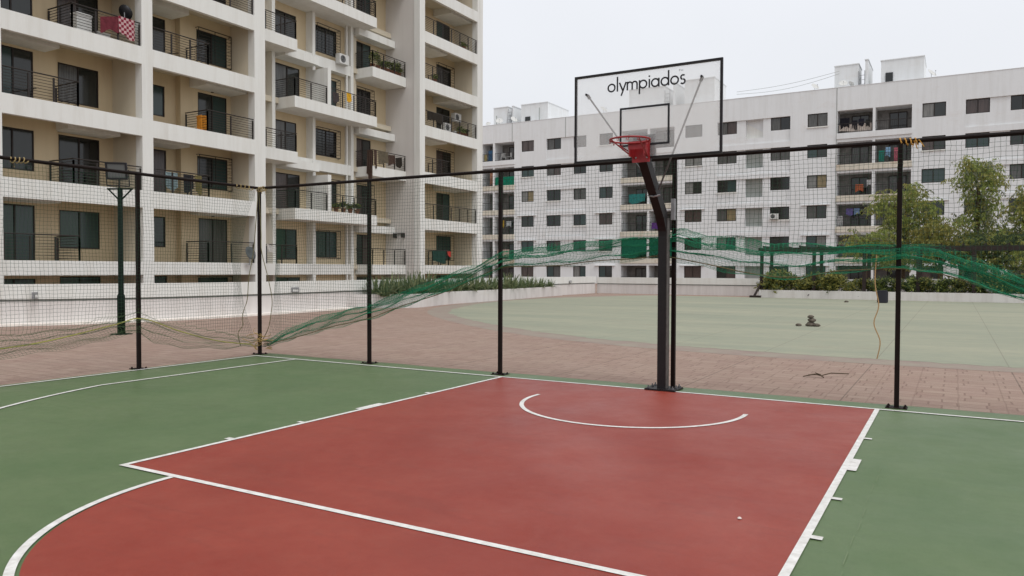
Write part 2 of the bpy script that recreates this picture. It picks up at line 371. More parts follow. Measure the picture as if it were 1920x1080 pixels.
def make_net(name, P, L, zt, zb, edge0, label, H=4.6, cell=.05, seed=1, fold=.16, pw=1.5):
    """P(s, off) -> xy ; zb/zt give the bottom edge and the top of the gathered part along s"""
    rnd = random.Random(seed); ns = int(L/cell); nr = int(H/cell); grid = []
    ph = [rnd.uniform(0, 6.28) for _ in range(8)]
    for j in range(nr+1):
        row = []
        for i in range(ns+1):
            s = L*i/ns; top = 2.955; a, c = zt(s), zb(s)
            free = top-a; nf = free/cell*.96         # rows hanging free above the gathered part
            d = j
            if d <= nf: z = top-d*(free/max(nf, 1)); off = .03*math.sin(s*1.3+ph[0])*min(1, d/10)+.015*math.sin(s*5+ph[1]+d*.2)
            else:
                g = (d-nf)/max(nr-nf, 1)
                amp = (a-c)
                z = a-amp*(g**pw)+amp*fold*math.sin(g*19+s*1.1+ph[2])*(1-g*.6)+.014*math.sin(s*9+g*5+ph[5])+.03*math.sin(s*3.7+g*23+ph[7])*(1-g)
                off = .06*math.sin(g*17+s*.9+ph[3])+.03*math.sin(s*2.7+g*9+ph[4])
            # slack between tie points: rows dip a little
            z -= .014*abs(math.sin(s*math.pi/.62))*max(0, 1-d/9)
            sh = .028*math.sin(s*2.1+z*3+ph[6])*(1-abs(2*z/3-1))+edge0(z, s)
            x, y = P(s+sh+rnd.uniform(-.005, .005), off); row.append((x, y, z+rnd.uniform(-.004, .004)))
        grid.append(row)
    b = MB(); r = .0018
    for j in range(1, nr+1):
        frac = j/nr
        b.mi = 0
        b.tube(grid[j], r, 3)
    n0 = len(b.f)
    for i in range(ns+1): b.tube([grid[j][i] for j in range(nr+1)], r, 3)
    # green where the netting is gathered (one net; free mesh coloured darker, as it looks against the bright)
    mi = []
    for f in b.f:
        x, y, z = b.v[f[0]]; mi.append((x, y, z))
    b.m = [1 if gfun(x, y, z) else 0 for x, y, z in mi]
    return tag(b.build(name, [NETM, NETG], loc=(grid[0][0][0], grid[0][0][1], 0)), label, 'net'), grid
gfun = lambda x, y, z: x > -7.35 and z < interp(TOPN, x)+.06
pinch = lambda z: .26*math.sin(max(0, min(1, (2.9-z)/2.7))*math.pi)**1.0
make_net('sports_net', lambda s, o: (-7.6+s, FYY-.035+o), 15.2, lambda s: interp(TOPN, -7.6+s), lambda s: interp(BOT, -7.6+s),
         lambda z, s: pinch(z)*max(0, 1-s/.5)+.12*max(0, 1-s/.5), 'dark green sports net hung behind the basketball hoop, its lower part gathered up', seed=3)
# left net along the sideline: s measured from the corner towards the camera
LB = [(0, .17), (.3, .17), (.75, .17), (1.6, .25), (2.1, .38), (2.35, .56), (2.6, .53), (3.4, .41), (4.4, .36), (6, .3), (9.5, .4)]
LT = [(0, .32), (.2, .33), (.95, .45), (1.6, .62), (2.35, .86), (2.8, .80), (3.7, .70), (4.4, .64), (6, .6), (9.5, .7)]
gfun = lambda x, y, z: z < interp(LT, .2-y)+.08
NETG = mat('olive_net_twine', (.075, .12, .06), .8, .2)
make_net('sports_net', lambda s, o: (-7.6+o, .2-s), 9.5, lambda s: interp(LT, s), lambda s: interp(LB, s),
         lambda z, s: (pinch(z)*1.3+.10)*max(0, 1-s/.6), 'thin sports net hung along the left sideline, sagging over a yellow rope', H=3.3, seed=5, fold=.04, pw=1.0)

def rope(name, ps, r, m, label, cat='rope', group=None):
    b = MB(); q = []
    ps = [Vector(p) for p in ps]
    for i in range(len(ps)-1):
        p0, p1, p2, p3 = ps[max(i-1, 0)], ps[i], ps[i+1], ps[min(i+2, len(ps)-1)]
        for k in range(6):
            u = k/6; q.append(.5*((2*p1)+(p2-p0)*u+(2*p0-5*p1+4*p2-p3)*u*u+(3*p1-p0-3*p2+p3)*u**3))
    q.append(ps[-1]); b.tube(q, r, 5)
    return tag(b.build(name, m, loc=tuple(ps[0])), label, cat, group)
rope('hanging_rope', [(-7.62, .19, 2.9), (-7.56, .18, 2.2), (-7.54, .17, 1.86), (-7.37, .16, 1.39), (-7.28, .17, 1.01), (-7.30, .17, .78), (-7.38, .18, .5), (-7.55, .2, .27)], .007, ROPEG, 'thin dull rope edging the back net, bowing right of the corner post')
rope('hanging_rope', [(-7.6, .15, 2.9), (-7.6, .05, 1.9), (-7.6, -.06, 1.4), (-7.6, -.1, 1.0), (-7.6, -.2, .75), (-7.6, -.2, .55), (-7.6, -.3, .42), (-7.6, -.25, .2)], .007, ROPEG, 'thin dull rope edging the side net, left of the corner post')
rope('sagging_rope', [(-7.6, -.0, .2), (-7.6, -.72, .32), (-7.6, -1.44, .53), (-7.6, -2.1, .77), (-7.6, -2.56, .70), (-7.6, -3.5, .54), (-7.6, -4.2, .48), (-7.6, -6, .4), (-7.6, -8, .5)], .009, mat('yellow_green_rope', (.36, .34, .09), .8), 'yellow rope threaded through the bottom of the side net')
rope('bottom_rope', [(x, FYY-.05, interp(BOT, x)+.02+.012*math.sin(x*4)) for x in [-7.5+.35*i for i in range(33)]], .007, ROPEG, 'olive rope along the lower edge of the net behind the hoop')
rope('dangling_rope', [(2.38, .16, 1.72), (2.37, .14, 1.4), (2.41, .14, 1.15), (2.365, .13, .95), (2.43, .13, .75), (2.40, .14, .55)], .0065, mat('tan_rope', (.42, .27, .13), .85), 'thin tan rope dangling from the net left of the right-hand post')
def knot(c, axis, n, r, spread, label, tails=2, seed=0, m=ROPE):
    rnd = random.Random(seed); c = Vector(c); ps = []
    for i in range(n*10+1):
        a = i/10*2*math.pi; d = (i/(n*10)-.5)*spread+rnd.uniform(-.004, .004)
        rr = r*(1+.25*math.sin(i*.7+seed)); v = Vector((0, math.cos(a)*rr, math.sin(a)*rr))
        if axis == 'x': v = Vector((d, v.y, v.z))
        elif axis == 'y': v = Vector((v.y, d, v.z))
        else: v = Vector((v.y, v.z, d))
        ps.append(c+v)
    b = MB(); b.tube(ps, .008, 5)
    for k in range(tails):
        q = c+Vector((rnd.uniform(-1, 1)*spread/2, rnd.uniform(-.02, .02), 0)); e = q+Vector((rnd.uniform(-.1, .1), -.03, rnd.uniform(-.14, -.05)))
        b.tube([q, (q+e)/2+Vector((rnd.uniform(-.04, .04), -.03, .04)), e], .006, 5)
    return tag(b.build('rope_tie', m, loc=tuple(c)), label, 'rope')
knot((2.68, FYY, 2.98), 'x', 4, .036, .2, 'ochre rope tied round the top rail above the right-hand post', 3, 1, mat('ochre_rope', (.55, .30, .07), .85))
knot((-7.55, FYY-.05, 2.96), 'x', 4, .042, .22, 'frayed yellow rope tie on the corner post where the rails meet', 3, 2)
knot((-7.62, -.15, 2.96), 'y', 4, .034, .34, 'yellow rope wound along the left rail next to the corner', 0, 5)
knot((-7.62, -3.85, 2.97), 'y', 4, .036, .22, 'yellow rope tie on the left rail, high above the court edge', 1, 3)
b = MB(); rnd = random.Random(4)
for k in range(10):
    c = Vector((-7.62+rnd.uniform(-.04, .05), .17, .33+rnd.uniform(-.1, .06))); ps = [c]
    for q in range(6): c = c+Vector((rnd.uniform(-.13, .13)*(1 if k < 8 else 1.6), rnd.uniform(-.05, .04), rnd.uniform(-.07, .05))); c.z = max(c.z, .1); ps.append(c)
    b.tube(ps, .006, 4)
tag(b.build('rope_tangle', mat('ochre_tangle', (.42, .28, .10), .85), loc=(-7.62, .2, .2)), 'tangle of ochre rope tied low on the corner post', 'rope')

# ------------------------------------------------------------------ basketball hoop
hoop = thing('basketball_hoop', (0, .1, 0), 'black basketball post with clear backboard and red rim behind the red key', 'basketball hoop')
b = MB(); b.box(-.27, .13, -.07, .27, .012, .03); b.build('base_plate', HOOPM, hoop)
for x in (-.23, .09):
    for y in (-.03, .12, .235):
        b = MB(); b.lathe((x, y, .03), [(.018, 0), (.018, .018), (.009, .018), (.009, .04), (.001, .04)], 6); b.build('anchor_bolt', STEELD, hoop)
b = MB(); b.box(-.133, -.028, .02, .15, .03, 2.02)
b.build('pole', HOOPM, hoop)
b = MB(); b.box(-.0275, -.015, .035, .135, .03, 2.2); b.build('side_highlight', mat('grey_highlight', (.10, .09, .085), .4, .5, .3, 9), hoop)  # paler grey strip puts the highlight on the pole's side into colour
b = MB()
P0, P1 = Vector((-.072, -.02, 2.24)), Vector((-.065, -.74, 2.9))
def beam(b, p, q, w, h0, h1):
    d = (q-p).normalized(); n = Vector((0, d.z, -d.y)); pts = []
    for c, h in ((p, h0), (q, h1)):
        pts += [c+Vector((-w/2, 0, 0))-n*h/2, c+Vector((w/2, 0, 0))-n*h/2, c+Vector((w/2, 0, 0))+n*h/2, c+Vector((-w/2, 0, 0))+n*h/2]
    k = b.pts(pts)
    for f in ((0, 3, 2, 1), (4, 5, 6, 7), (0, 1, 5, 4), (1, 2, 6, 5), (2, 3, 7, 6), (3, 0, 4, 7)): b.f.append(tuple(k+i for i in f)); b.m.append(0)
K = [(.085, 1.98, .13), (.08, 2.05, .135), (.05, 2.13, .145), (-.02, 2.24, .15)]
for (ya, za, wa), (yb, zb, wb) in zip(K, K[1:]): beam(b, Vector((-.081, ya, za)), Vector((-.08, yb, zb)), .107, wa, wb)
beam(b, Vector((-.079, -.02, 2.24)), P1, .106, .15, .13); b.box(-.13, .02, -.80, -.66, 2.84, 2.99)
b.build('arm', HOOPM, hoop)
b = MB(); b.box(-.15, .12, -.83, -.79, 2.84, 3.12); b.box(-.04, .04, -.80, -.70, 2.9, 3.1); b.build('mounting_bracket', HOOPM, hoop)
BY, BZ0, BZ1 = -.85, 2.835, 3.888
brd = MB(); brd.box(-.885, .885, BY-.006, BY+.006, BZ0+.015, BZ1-.015); brd = brd.build('backboard', ACR, hoop)
def frame_rect(x0, x1, z0, z1, w, y0, y1):
    b = MB(); b.box(x0, x1, y0, y1, z0, z0+w); b.box(x0, x1, y0, y1, z1-w, z1); b.box(x0, x0+w, y0, y1, z0+w, z1-w); b.box(x1-w, x1, y0, y1, z0+w, z1-w); return b
frame_rect(-.9, .9, BZ0, BZ1, .027, BY-.012, BY+.018).build('board_frame', HOOPM, brd)
frame_rect(-.31, .30, 2.99, 3.45, .024, BY-.009, BY-.0065).build('target_square', mat('black_print', (.012, .012, .014), .5), brd)
for x, z, tx, tz in ((-.746, 3.66, -.13, 2.66), (.663, 3.71, .0, 2.52)):
    b = MB(); e = Vector((x, BY+.03, z)); q = Vector((tx, -.42 if x < 0 else -.36, tz)); b.prism(q, e, .011, 8)
    d = (q-e).normalized(); b.mi = 1; b.prism(e, e+d*.05, .02, 8); b.prism((x, BY-.012, z), (x, BY+.04, z), .014, 8)
    b.build('strut', [STEELD, HOOPM], hoop)
b = MB(); b.tube([(-.14, -.34, 2.46), (-.06, -.37, 2.44), (.015, -.34, 2.46)], .012, 6); b.build('clamp', STEEL, hoop)
b = MB(); b.box(.005, .05, .1, .16, 2.18, 2.45); b.build('side_plate', STEEL, hoop)
# rim: bracket curved red plate + ring + hooks
rimc = Vector((-.03, -1.24, 3.0))
b = MB()
n = 36
ring = [(rimc.x+.225*math.cos(2*math.pi*i/n), rimc.y+.225*math.sin(2*math.pi*i/n), rimc.z) for i in range(n+1)]
b.tube(ring, .0105, 8)
rim = b.build('rim', REDM, hoop, smooth=True)
b = MB(); b.box(rimc.x-.115, rimc.x+.10, BY-.028, BY-.0125, 2.795, 3.045)
n = 12; lst = []
for i in range(n+1):
    a = R(64+52*i/n); lst.append((rimc.x+.238*math.cos(a), rimc.y+.238*math.sin(a)))
for (x0, y0), (x1, y1) in zip(lst, lst[1:]):
    for r_ in (0,):
        b.face([(x0, y0, 2.93), (x1, y1, 2.93), (x1, y1, 3.02), (x0, y0, 3.02)])
b.box(rimc.x-.10, rimc.x-.085, BY-.17, BY-.0125, 2.85, 3.0); b.box(rimc.x+.075, rimc.x+.09, BY-.17, BY-.0125, 2.85, 3.0)
b.build('rim_bracket', REDM, hoop)
b = MB()
for s in (-1, 1): b.prism((rimc.x+s*.085, BY-.02, 2.84), (rimc.x+s*.16, rimc.y-.13, 2.985), .008, 6)
b.prism((rimc.x-.1, BY-.03, 2.90), (rimc.x-.2, rimc.y+.05, 2.985), .006, 6)
b.build('brace', REDM, hoop)
for i in range(12):
    a = 2*math.pi*(i+.5)/12
    if abs(math.sin(a)-1) < .25: continue
    x, y = rimc.x+.225*math.cos(a), rimc.y+.225*math.sin(a)
    b = MB(); b.tube([(x-.014*math.sin(a), y+.014*math.cos(a), 2.992), (x-.006*math.sin(a), y, 2.962), (x+.006*math.sin(a), y, 2.962), (x+.014*math.sin(a), y-.014*math.cos(a), 2.992)], .004, 5)
    b.build('net_hook', REDM, rim)
for x, z in ((-.075, 3.0), (.06, 3.0), (-.075, 2.85), (.06, 2.85)):
    b = MB(); b.prism((x-.02, BY-.028, z), (x-.02, BY-.036, z), .012, 6); b.build('bolt', STEEL, rim)
# lettering on the board
INK = MATS['black_print']
def stroke_letter(parent, name, strokes, w, ox, oz, sc, y):
    b = MB(); k = 0
    for st in strokes:
        if st[0] == 'arc':
            _, cx, cz, r, a0, a1 = st; pts = [(cx+r*math.cos(R(a0+(a1-a0)*i/24)), cz+r*math.sin(R(a0+(a1-a0)*i/24))) for i in range(25)]
        else: pts = st
        y0 = y-.0006*k; k += 1
        L = []; Rr = []
        for i, (px, pz) in enumerate(pts):
            q0, q1 = pts[max(i-1, 0)], pts[min(i+1, len(pts)-1)]; dx, dz = q1[0]-q0[0], q1[1]-q0[1]; l = math.hypot(dx, dz) or 1
            nx, nz = -dz/l*w/2, dx/l*w/2; L.append((ox+(px+nx)*sc, oz+(pz+nz)*sc)); Rr.append((ox+(px-nx)*sc, oz+(pz-nz)*sc))
        for i in range(len(pts)-1):
            q = [L[i], L[i+1], Rr[i+1], Rr[i]]
            b.face([(x, y0, z) for x, z in q]); b.face([(x, y0+.0004, z) for x, z in q[::-1]])
    return b.build(name, INK, parent)
o_ = ('arc', .5, .5, .43, 0, 360)
LET = {'o': ([o_], 1.08), 'l': ([[(.16, 0), (.16, 1.72)]], .36),
       'y': ([[(.06, 1), (.46, .06)], [(.88, 1), (.28, -.55)]], .92),
       'm': ([[(.12, 0), (.12, 1)], ('arc', .42, .62, .30, 180, 0), [(.72, 0), (.72, .64)], ('arc', 1.02, .62, .30, 180, 0), [(1.32, 0), (1.32, .64)]], 1.52),
       'p': ([[(.09, -.6), (.09, 1)], ('arc', .53, .5, .43, 0, 360)], 1.12),
       'i': ([[(.16, 0), (.16, 1)], [(.16, 1.22), (.16, 1.40)]], .36),
       'a': ([('arc', .5, .5, .43, 0, 360), [(.94, 0), (.94, 1)]], 1.14),
       'd': ([('arc', .5, .5, .43, 0, 360), [(.94, 0), (.94, 1.72)]], 1.14),
       's': ([('arc', .38, .735, .235, 40, 262), ('arc', .36, .265, .255, 82, -145)], .74),
       'T': ([[(0, 1), (.8, 1)], [(.4, 0), (.4, 1)]], 1.0), 'M': ([[(.1, 0), (.1, 1), (.5, .3), (.9, 1), (.9, 0)]], 1.0)}
word = 'olympiados'; tot = sum(LET[c][1] for c in word); sc = .955/tot
x = -.468; txt = bpy.data.objects.new('lettering', None); 
letters = MB()
for c in word:
    st, wd = LET[c]; stroke_letter(brd, 'letter', st, .19, x, 3.652, sc, BY-.0068); x += wd*sc
for i, c in enumerate('TM'): stroke_letter(brd, 'letter', LET[c][0], .22, .405+i*.027, 3.795, .02, BY-.0068)
bpy.data.objects.remove(txt)

# ------------------------------------------------------------------ openings helper
def facade(name, tf, u0, u1, v0, v1, holes, material, parent, depth=.15, w0=0., caps=True):
    """wall sheet with rectangular openings and their reveals. tf(u, v, w) -> world"""
    b = MB(tf)
    us = sorted({u0, u1, *[h[0] for h in holes], *[h[1] for h in holes]}); us = [u for u in us if u0-1e-6 <= u <= u1+1e-6]
    vs = sorted({v0, v1, *[h[2] for h in holes], *[h[3] for h in holes]}); vs = [v for v in vs if v0-1e-6 <= v <= v1+1e-6]
    for va, vb in zip(vs, vs[1:]):
        run = None
        for ua, ub in zip(us, us[1:]):
            cu, cv = (ua+ub)/2, (va+vb)/2; ins = any(h[0] < cu < h[1] and h[2] < cv < h[3] for h in holes)
            if not ins: run = (run[0], ub) if run else (ua, ub)
            if (ins or ub == us[-1]) and run:
                b.face([(run[0], va, w0), (run[1], va, w0), (run[1], vb, w0), (run[0], vb, w0)]); run = None
    for h in holes:
        a, c, d, e = h[:4]; dp = w0-(h[4] if len(h) > 4 else depth)
        a2, c2, d2, e2 = max(a, u0), min(c, u1), max(d, v0), min(e, v1)
        b.face([(a2, d2, w0), (a2, e2, w0), (a2, e2, dp), (a2, d2, dp)]); b.face([(c2, e2, w0), (c2, d2, w0), (c2, d2, dp), (c2, e2, dp)])
        b.face([(a2, d2, w0), (a2, d2, dp), (c2, d2, dp), (c2, d2, w0)]); b.face([(a2, e2, w0), (c2, e2, w0), (c2, e2, dp), (a2, e2, dp)])
    return b.build(name, material, parent)
def window(tf, u0, u1, v0, v1, w, parent, name='window', pane=None, split=1, grille=False, fw=.05, pm=None, lintel=0):
    b = MB(tf); f = fw
    b.box(u0, u1, v0, v0+f, w, w+.05); b.box(u0, u1, v1-f, v1, w, w+.05); b.box(u0, u0+f, v0+f, v1-f, w, w+.05); b.box(u1-f, u1, v0+f, v1-f, w, w+.05)
    for k in range(1, split+1):
        c = u0+(u1-u0)*k/(split+1); b.box(c-f*.6, c+f*.6, v0+f, v1-f, w+.002, w+.048)
    if lintel: b.box(u0+f, u1-f, v1-lintel-f, v1-lintel, w+.004, w+.046)
    fr = b.build(name, FRAME, parent)
    for k in range(split+1):
        a = u0+(u1-u0)*k/(split+1)+.01; c = u0+(u1-u0)*(k+1)/(split+1)-.01
        b = MB(tf); b.box(a, c, v0+.01, v1-.01, w-.02, w+.015+.012*(k % 2)); b.build('pane', pane[k % len(pane)] if isinstance(pane, list) else pane or random.choice(PANES[:5]), fr)
    if grille:
        b = MB(tf); g0, g1, w1 = u0-.05, u1+.08, w+.30
        for k in range(11): v = v0-.03+(v1-v0+.06)*k/10; b.box(g0, g1, v-.009, v+.009, w1-.008, w1+.008)
        for u in (g0, (u0+u1)/2, g1): b.box(u-.011, u+.011, v0-.05, v1+.05, w1-.01, w1+.012)
        for v in (v0-.05, v1+.05):
            for u in (g0, g1): b.box(u-.01, u+.01, v-.01, v+.01, w-.1, w1)
            b.box(g0, g1, v-.011, v+.011, w1-.009, w1+.009)
        for k in range(8):
            v = v0+(v1-v0)*k/7
            b.box(g1-.006, g1+.006, v-.006, v+.006, w-.1, w1)
        b.build('grille', RAIL, fr)
    return fr
def railing(parent, pts, z, h=.98, nb=8, name='balcony_railing', stub=True):
    """pts: xy polyline at slab level"""
    b = MB()
    for (x0, y0), (x1, y1) in zip(pts, pts[1:]):
        L = math.hypot(x1-x0, y1-y0); n = max(1, round(L/1.05)); dx, dy = (x1-x0)/L, (y1-y0)/L
        b.prism((x0-dx*.05, y0-dy*.05, z+h), (x1+dx*.05, y1+dy*.05, z+h), .026, 6)
        for k in range(nb): zz = z+.09+(h-.2)*k/(nb-1); b.prism((x0-dx*.02, y0-dy*.02, zz), (x1+dx*.02, y1+dy*.02, zz), .012, 4)
        for k in range(n+1):
            x, y = x0+(x1-x0)*k/n, y0+(y1-y0)*k/n
            b.box(x-.022, x+.022, y-.03, y+.03, z-.01, z+h-.06)
    return b.build(name, RAIL, parent)

# ------------------------------------------------------------------ left apartment block
XF = -26.4; XB = -27.5; XW = -29.2
bl = thing('apartment_building', (-30, 20, 0), 'cream and white apartment block with frame-like facade and railed balconies at left', 'building')
FL = [1.82+3*k for k in range(-1, 7)]; TOP = 22.9
TL = lambda X: (lambda u, v, w: (X+w, u, v))
# white frame: columns
for (y0, y1) in ((4.55, 5.15), (10.6, 11.1), (16.54, 17.2), (29.75, 30.3), (36.5, 37.2)):
    b = MB(); b.box(XF-.45, XF, y0, y1, 0, TOP); b.build('column', WHITE, bl)
for (y0, y1) in ((-1.0, 4.55), (5.15, 10.6), (11.1, 16.54), (30.3, 36.5)):
    for z in FL[1:]:
        t0 = .56 if z < 2 else .72
        b = MB(); b.box(XF-.22, XF-.004, y0, y1, z-t0, z); b.build('edge_beam', WHITE, bl)
b = MB(); b.box(XF-.22, XF-.004, 11.1, 16.54, 22.1, TOP)
for (y0, y1) in ((-1.0, 4.55), (5.15, 10.6), (11.1, 16.54), (30.3, 36.5)):
    for z in FL[1:]+[TOP-.1]: b.box(-32, XF-.221, y0, y1, z-.3, z-.001)
for z in FL[1:]: b.box(-32, -28.72, 17.2, 29.75, z-.3, z-.001)
b.build('floor_slab', BEIGE2, bl)
for (y0, y1) in ((4.7, 5.1), (10.62, 11.08), (16.56, 17.18), (36.52, 37.18)):
    b = MB(); b.box(-29.4, XF-.451, y0, y1, 0, TOP-.01); b.build('cross_wall', BEIGE2, bl)
for y0, y1 in ((8.0, 8.06), (13.72, 13.752)):
    b = MB(); b.box(-28.7, -28.152, y0, y1, 0, TOP-.02); b.build('wall_return', BEIGE, bl)
b = MB(); b.box(-40, XF-.451, 29.78, 30.28, 0, TOP-.01); b.box(XF-.45, XF-.44, 29.77, 29.78, 0, .1); b.build('side_wall', wall_paint('shaded_white_paint', (.62, .59, .56), (.5, .47, .44), 0, .3), bl)  # white paint made darker, putting this wall's shade into its colour
b = MB(); b.box(-40, -29.9, -1, 37.1, 0, TOP); b.box(-40, -26, -3, -1.05, 0, TOP); b.build('core', BEIGE2, bl)
random.seed(11)
GP = mat('glass_green', (.02, .05, .036), .15, .6)
def pane_choice(): return [random.choice([PANES[0], PANES[1], PANES[0], PANES[4], PANES[3], PANES[2]]) for _ in range(2)]
def dropped(y0, y1, x0, x1, F):
    b = MB(); b.box(x0, x1, y0, y1, F+2.26, F+2.699); b.build('dropped_beam', WHITE, bl)
holesL = {-28.15: [], -28.5: [], 'A2L': [], 'A2R': [], 'D': [], 'B': []}
secs = {'A1L': (5.1, 8.0, -28.15), 'A1R': (8.0, 10.62, -28.5), 'A2L': (11.08, 13.75, -28.5), 'A2R': (13.75, 16.56, -28.15), 'D': (30.28, 36.52, -28.4), 'B': (17.18, 29.78, XW), 'Z': (-1, 4.7, -28.15)}
H = {k: [] for k in secs}
for i, F in enumerate(FL):
    k = i-1; odd = k % 2 == 1
    def op(sec, y0, y1, sill, top, kind, grille=False, split=1):
        if F < 0: top += .2
        H[sec].append((y0, y1, F+sill, F+top)); X = secs[sec][2]
        window(TL(X), y0, y1, F+sill+.001, F+top, -.07, bl, kind, pane_choice() if F > 3 or random.random() < .3 else [GP, PANES[4]], split, grille)
    if odd:
        op('A1L', 5.6, 7.16, .5, 2.1, 'window'); op('A1R', 8.3, 10.02, .0, 2.17, 'balcony_door')
        op('A2L', 11.5, 13.2, 0, 2.17, 'balcony_door'); op('A2R', 14.6, 16.35, .6, 2.1, 'window', True)
        op('D', 34.3, 35.95, 0, 2.12, 'balcony_door')
        op('B', 20.4, 22.2, 0, 2.05, 'balcony_door'); op('B', 26.8, 28.3, .0, 2.0, 'window', True)
        if F > 0: op('B', 23.45, 25.2, .45, 2.0, 'window', True)
    else:
        op('A1L', 5.7, 7.16, 0, 2.17, 'balcony_door'); op('A1R', 8.3, 10.0, .53, 2.1, 'window')
        op('A2L', 12.0, 13.14, .7, 2.1, 'window', False, 0); op('A2R', 14.66, 16.32, 0, 2.14, 'balcony_door')
        op('D', 34.3, 36.1, .4, 2.1, 'window', True)
        op('B', 20.4, 21.95, .25, 1.95, 'window'); op('B', 23.45, 25.2, .4, 1.95, 'window', True); op('B', 26.8, 28.3, 0, 1.9, 'balcony_door')
    if F < 0: continue
    X = XF-.1
    if k == 5+1: pass
    if odd:
        dropped(8.0, 10.2, -28.45, -27.3, F); dropped(11.1, 13.5, -28.45, -27.2, F); dropped(33.9, 36.5, -28.38, -26.9, F)
        dropped(20.2, 22.72, XW+.01, -28.2, F-.0)
        railing(bl, [(-28.1, 7.75), (X, 7.75), (X, 10.56)], F)
        railing(bl, [(X, 11.14), (X, 13.95), (-28.0, 13.95)], F)
        railing(bl, [(X, 30.34), (X, 36.46)], F)
        # long balcony, middle bay
        b = MB(); b.box(XW-.3, XB, 20.2, 26.9, F-.6, F); b.build('balcony_slab', WHITE, bl)
        railing(bl, [(XW+.1, 20.26), (XB-.06, 20.26), (XB-.06, 22.65)], F)
        railing(bl, [(XB-.06, 22.97), (XB-.06, 26.84), (XW+.6, 26.84)], F)
        b = MB(); b.box(XW-.1, XB+.004, 22.68, 22.94, F+.003, F+2.05); b.build('partition_wall', WHITE, bl)
    else:
        dropped(5.15, 7.6, -28.14, -27.1, F); dropped(14.2, 16.54, -28.14, -26.95, F); dropped(30.3, 33.5, -28.38, -26.9, F)
        dropped(26.3, 29.75, XW+.01, -28.4, F-.25)
        railing(bl, [(X, 5.2), (X, 7.95), (-28.0, 7.95)], F)
        railing(bl, [(-28.0, 13.9), (X, 13.9), (X, 16.5)], F)
        railing(bl, [(X, 30.34), (X, 33.1), (-28.2, 33.1)], F)
        b = MB(); b.box(XW-.3, XB, 17.2, 20.4, F-.6, F); b.build('balcony_slab', WHITE, bl)
        railing(bl, [(XB-.06, 17.24), (XB-.06, 20.34), (XW+.1, 20.34)], F)
        b = MB(); b.box(XW-.3, XB, 26.5, 29.75, F-.6, F); b.build('balcony_slab', WHITE, bl)
        railing(bl, [(XW+.1, 26.56), (XB-.06, 26.56), (XB-.06, 29.7)], F)
        b = MB(); b.box(XW-.2, -28.70, 20.4, 22.695, F-.6, F+.004); b.box(XW-.2, -28.70, 22.925, 25.895, F-.6, F+.004); b.build('spandrel_beam', WHITE, bl)
    if odd and k > 0:
        pass
for key, (y0, y1, X) in secs.items():
    facade('back_wall', TL(X), y0, y1, 0.0, TOP, [h for h in H[key] if h[3] > 0], BEIGE, bl, .12)
for y0 in (19.72, 22.7, 25.9):
    b = MB(); b.box(XW-.2, -28.68, y0, y0+.22, 0, TOP); b.build('wall_fin', WHITE, bl)
b = MB(); b.box(XW-.1, -28.9, 26.12, 26.62, 0, TOP); b.build('wall_fin', BEIGE2, bl)
b = MB(); b.prism((-28.75, 25.6, 0), (-28.75, 25.6, TOP), .055, 8); b.build('drain_pipe', WHITE, bl)
b = MB(); b.prism((-28.95, 17.9, 0), (-28.95, 17.9, TOP), .055, 8); b.prism((-28.95, 18.25, 0), (-28.95, 18.25, TOP), .045, 8); b.build('drain_pipe', WHITE, bl)
b = MB(); b.box(-40.5, XF+.05, -3, 37.3, TOP, TOP+.3); b.build('roof', WHITE, bl)
# small ceiling hooks / lamps over the doors
for y, z, X in ((6.3, FL[3]+2.4, -28.1), (9.1, FL[2]+2.32, -28.45), (9.1, FL[4]+2.32, -28.45), (15.4, FL[3]+2.28, -28.1), (15.4, FL[1]+2.28, -28.1), (6.3, FL[1]+2.35, -28.1)):
    b = MB(); b.box(X, X+.1, y-.05, y+.05, z-.05, z+.05); b.build('wall_lamp', FRAME, bl)
# clothes-drying bars on balconies (slanting poles)
for (p, q) in (((X+.02, 6.4, FL[3]+.45), (X-.1, 7.7, FL[3]+.95)), ((X, 12.4, FL[4]+.35), (X-.2, 13.9, FL[4]+.8)), ((XB, 18.3, FL[3]+.75), (XB-.1, 20.2, FL[3]+.8))):
    b = MB(); b.prism(p, q, .02, 6); b.build('clothes_pole', RAIL, bl)
for y in (28.0, 29.2):
    b = MB(); b.box(-28.2, -27.6, 29.70+.0, 29.78, FL[1]+2.0, FL[1]+2.05); b.box(-27.65 if y < 29 else -28.3, -27.6 if y < 29 else -28.25, 29.4, 29.76, FL[1]+1.75, FL[1]+2.05); b.build('bracket', RAIL, bl)

# AC outdoor units
def ac_unit(label, loc, face='x'):
    t_ = thing('air_conditioner', (0, 0, 0), label, 'air conditioner', 'air conditioner outdoor units')
    b = MB(); b.box(-.16, .16, -.4, .4, 0, .56); b.box(-.12, .12, -.38, -.3, -.04, 0); b.box(-.12, .12, .3, .38, -.04, 0); b.build('casing', PLASTW, t_)
    b = MB(); n = 18
    b.face([(.163, -.1+.22*math.cos(2*math.pi*i/n), .28+.22*math.sin(2*math.pi*i/n)) for i in range(n)]); b.build('fan_opening', PLASTB, t_)
    b = MB()
    for r_ in (.07, .13, .19): b.tube([(.167, -.1+r_*math.cos(2*math.pi*i/n), .28+r_*math.sin(2*math.pi*i/n)) for i in range(n+1)], .005, 4)
    b.build('fan_grille', PLASTW, t_)
    t_.location = loc
    if face != 'x': t_.rotation_euler = (0, 0, R(-90))
    return t_
ac0 = ac_unit('white air conditioner on the ledge beside the barred middle window, fourth floor', (-28.5, 24.95, FL[5]-.12))
place(ac0, (-27.9, 36.0, FL[5-1]+.02), 'white air conditioner on the balcony floor right of a barred window near the roof edge')
place(ac0, (-27.6, 35.6, FL[4]+1.2), 'white air conditioner mounted high over the cluttered right-end balcony')
place(ac0, (-26.9, 33.4, FL[4]+.08), 'white air conditioner standing behind the railing of the cluttered right-end balcony')
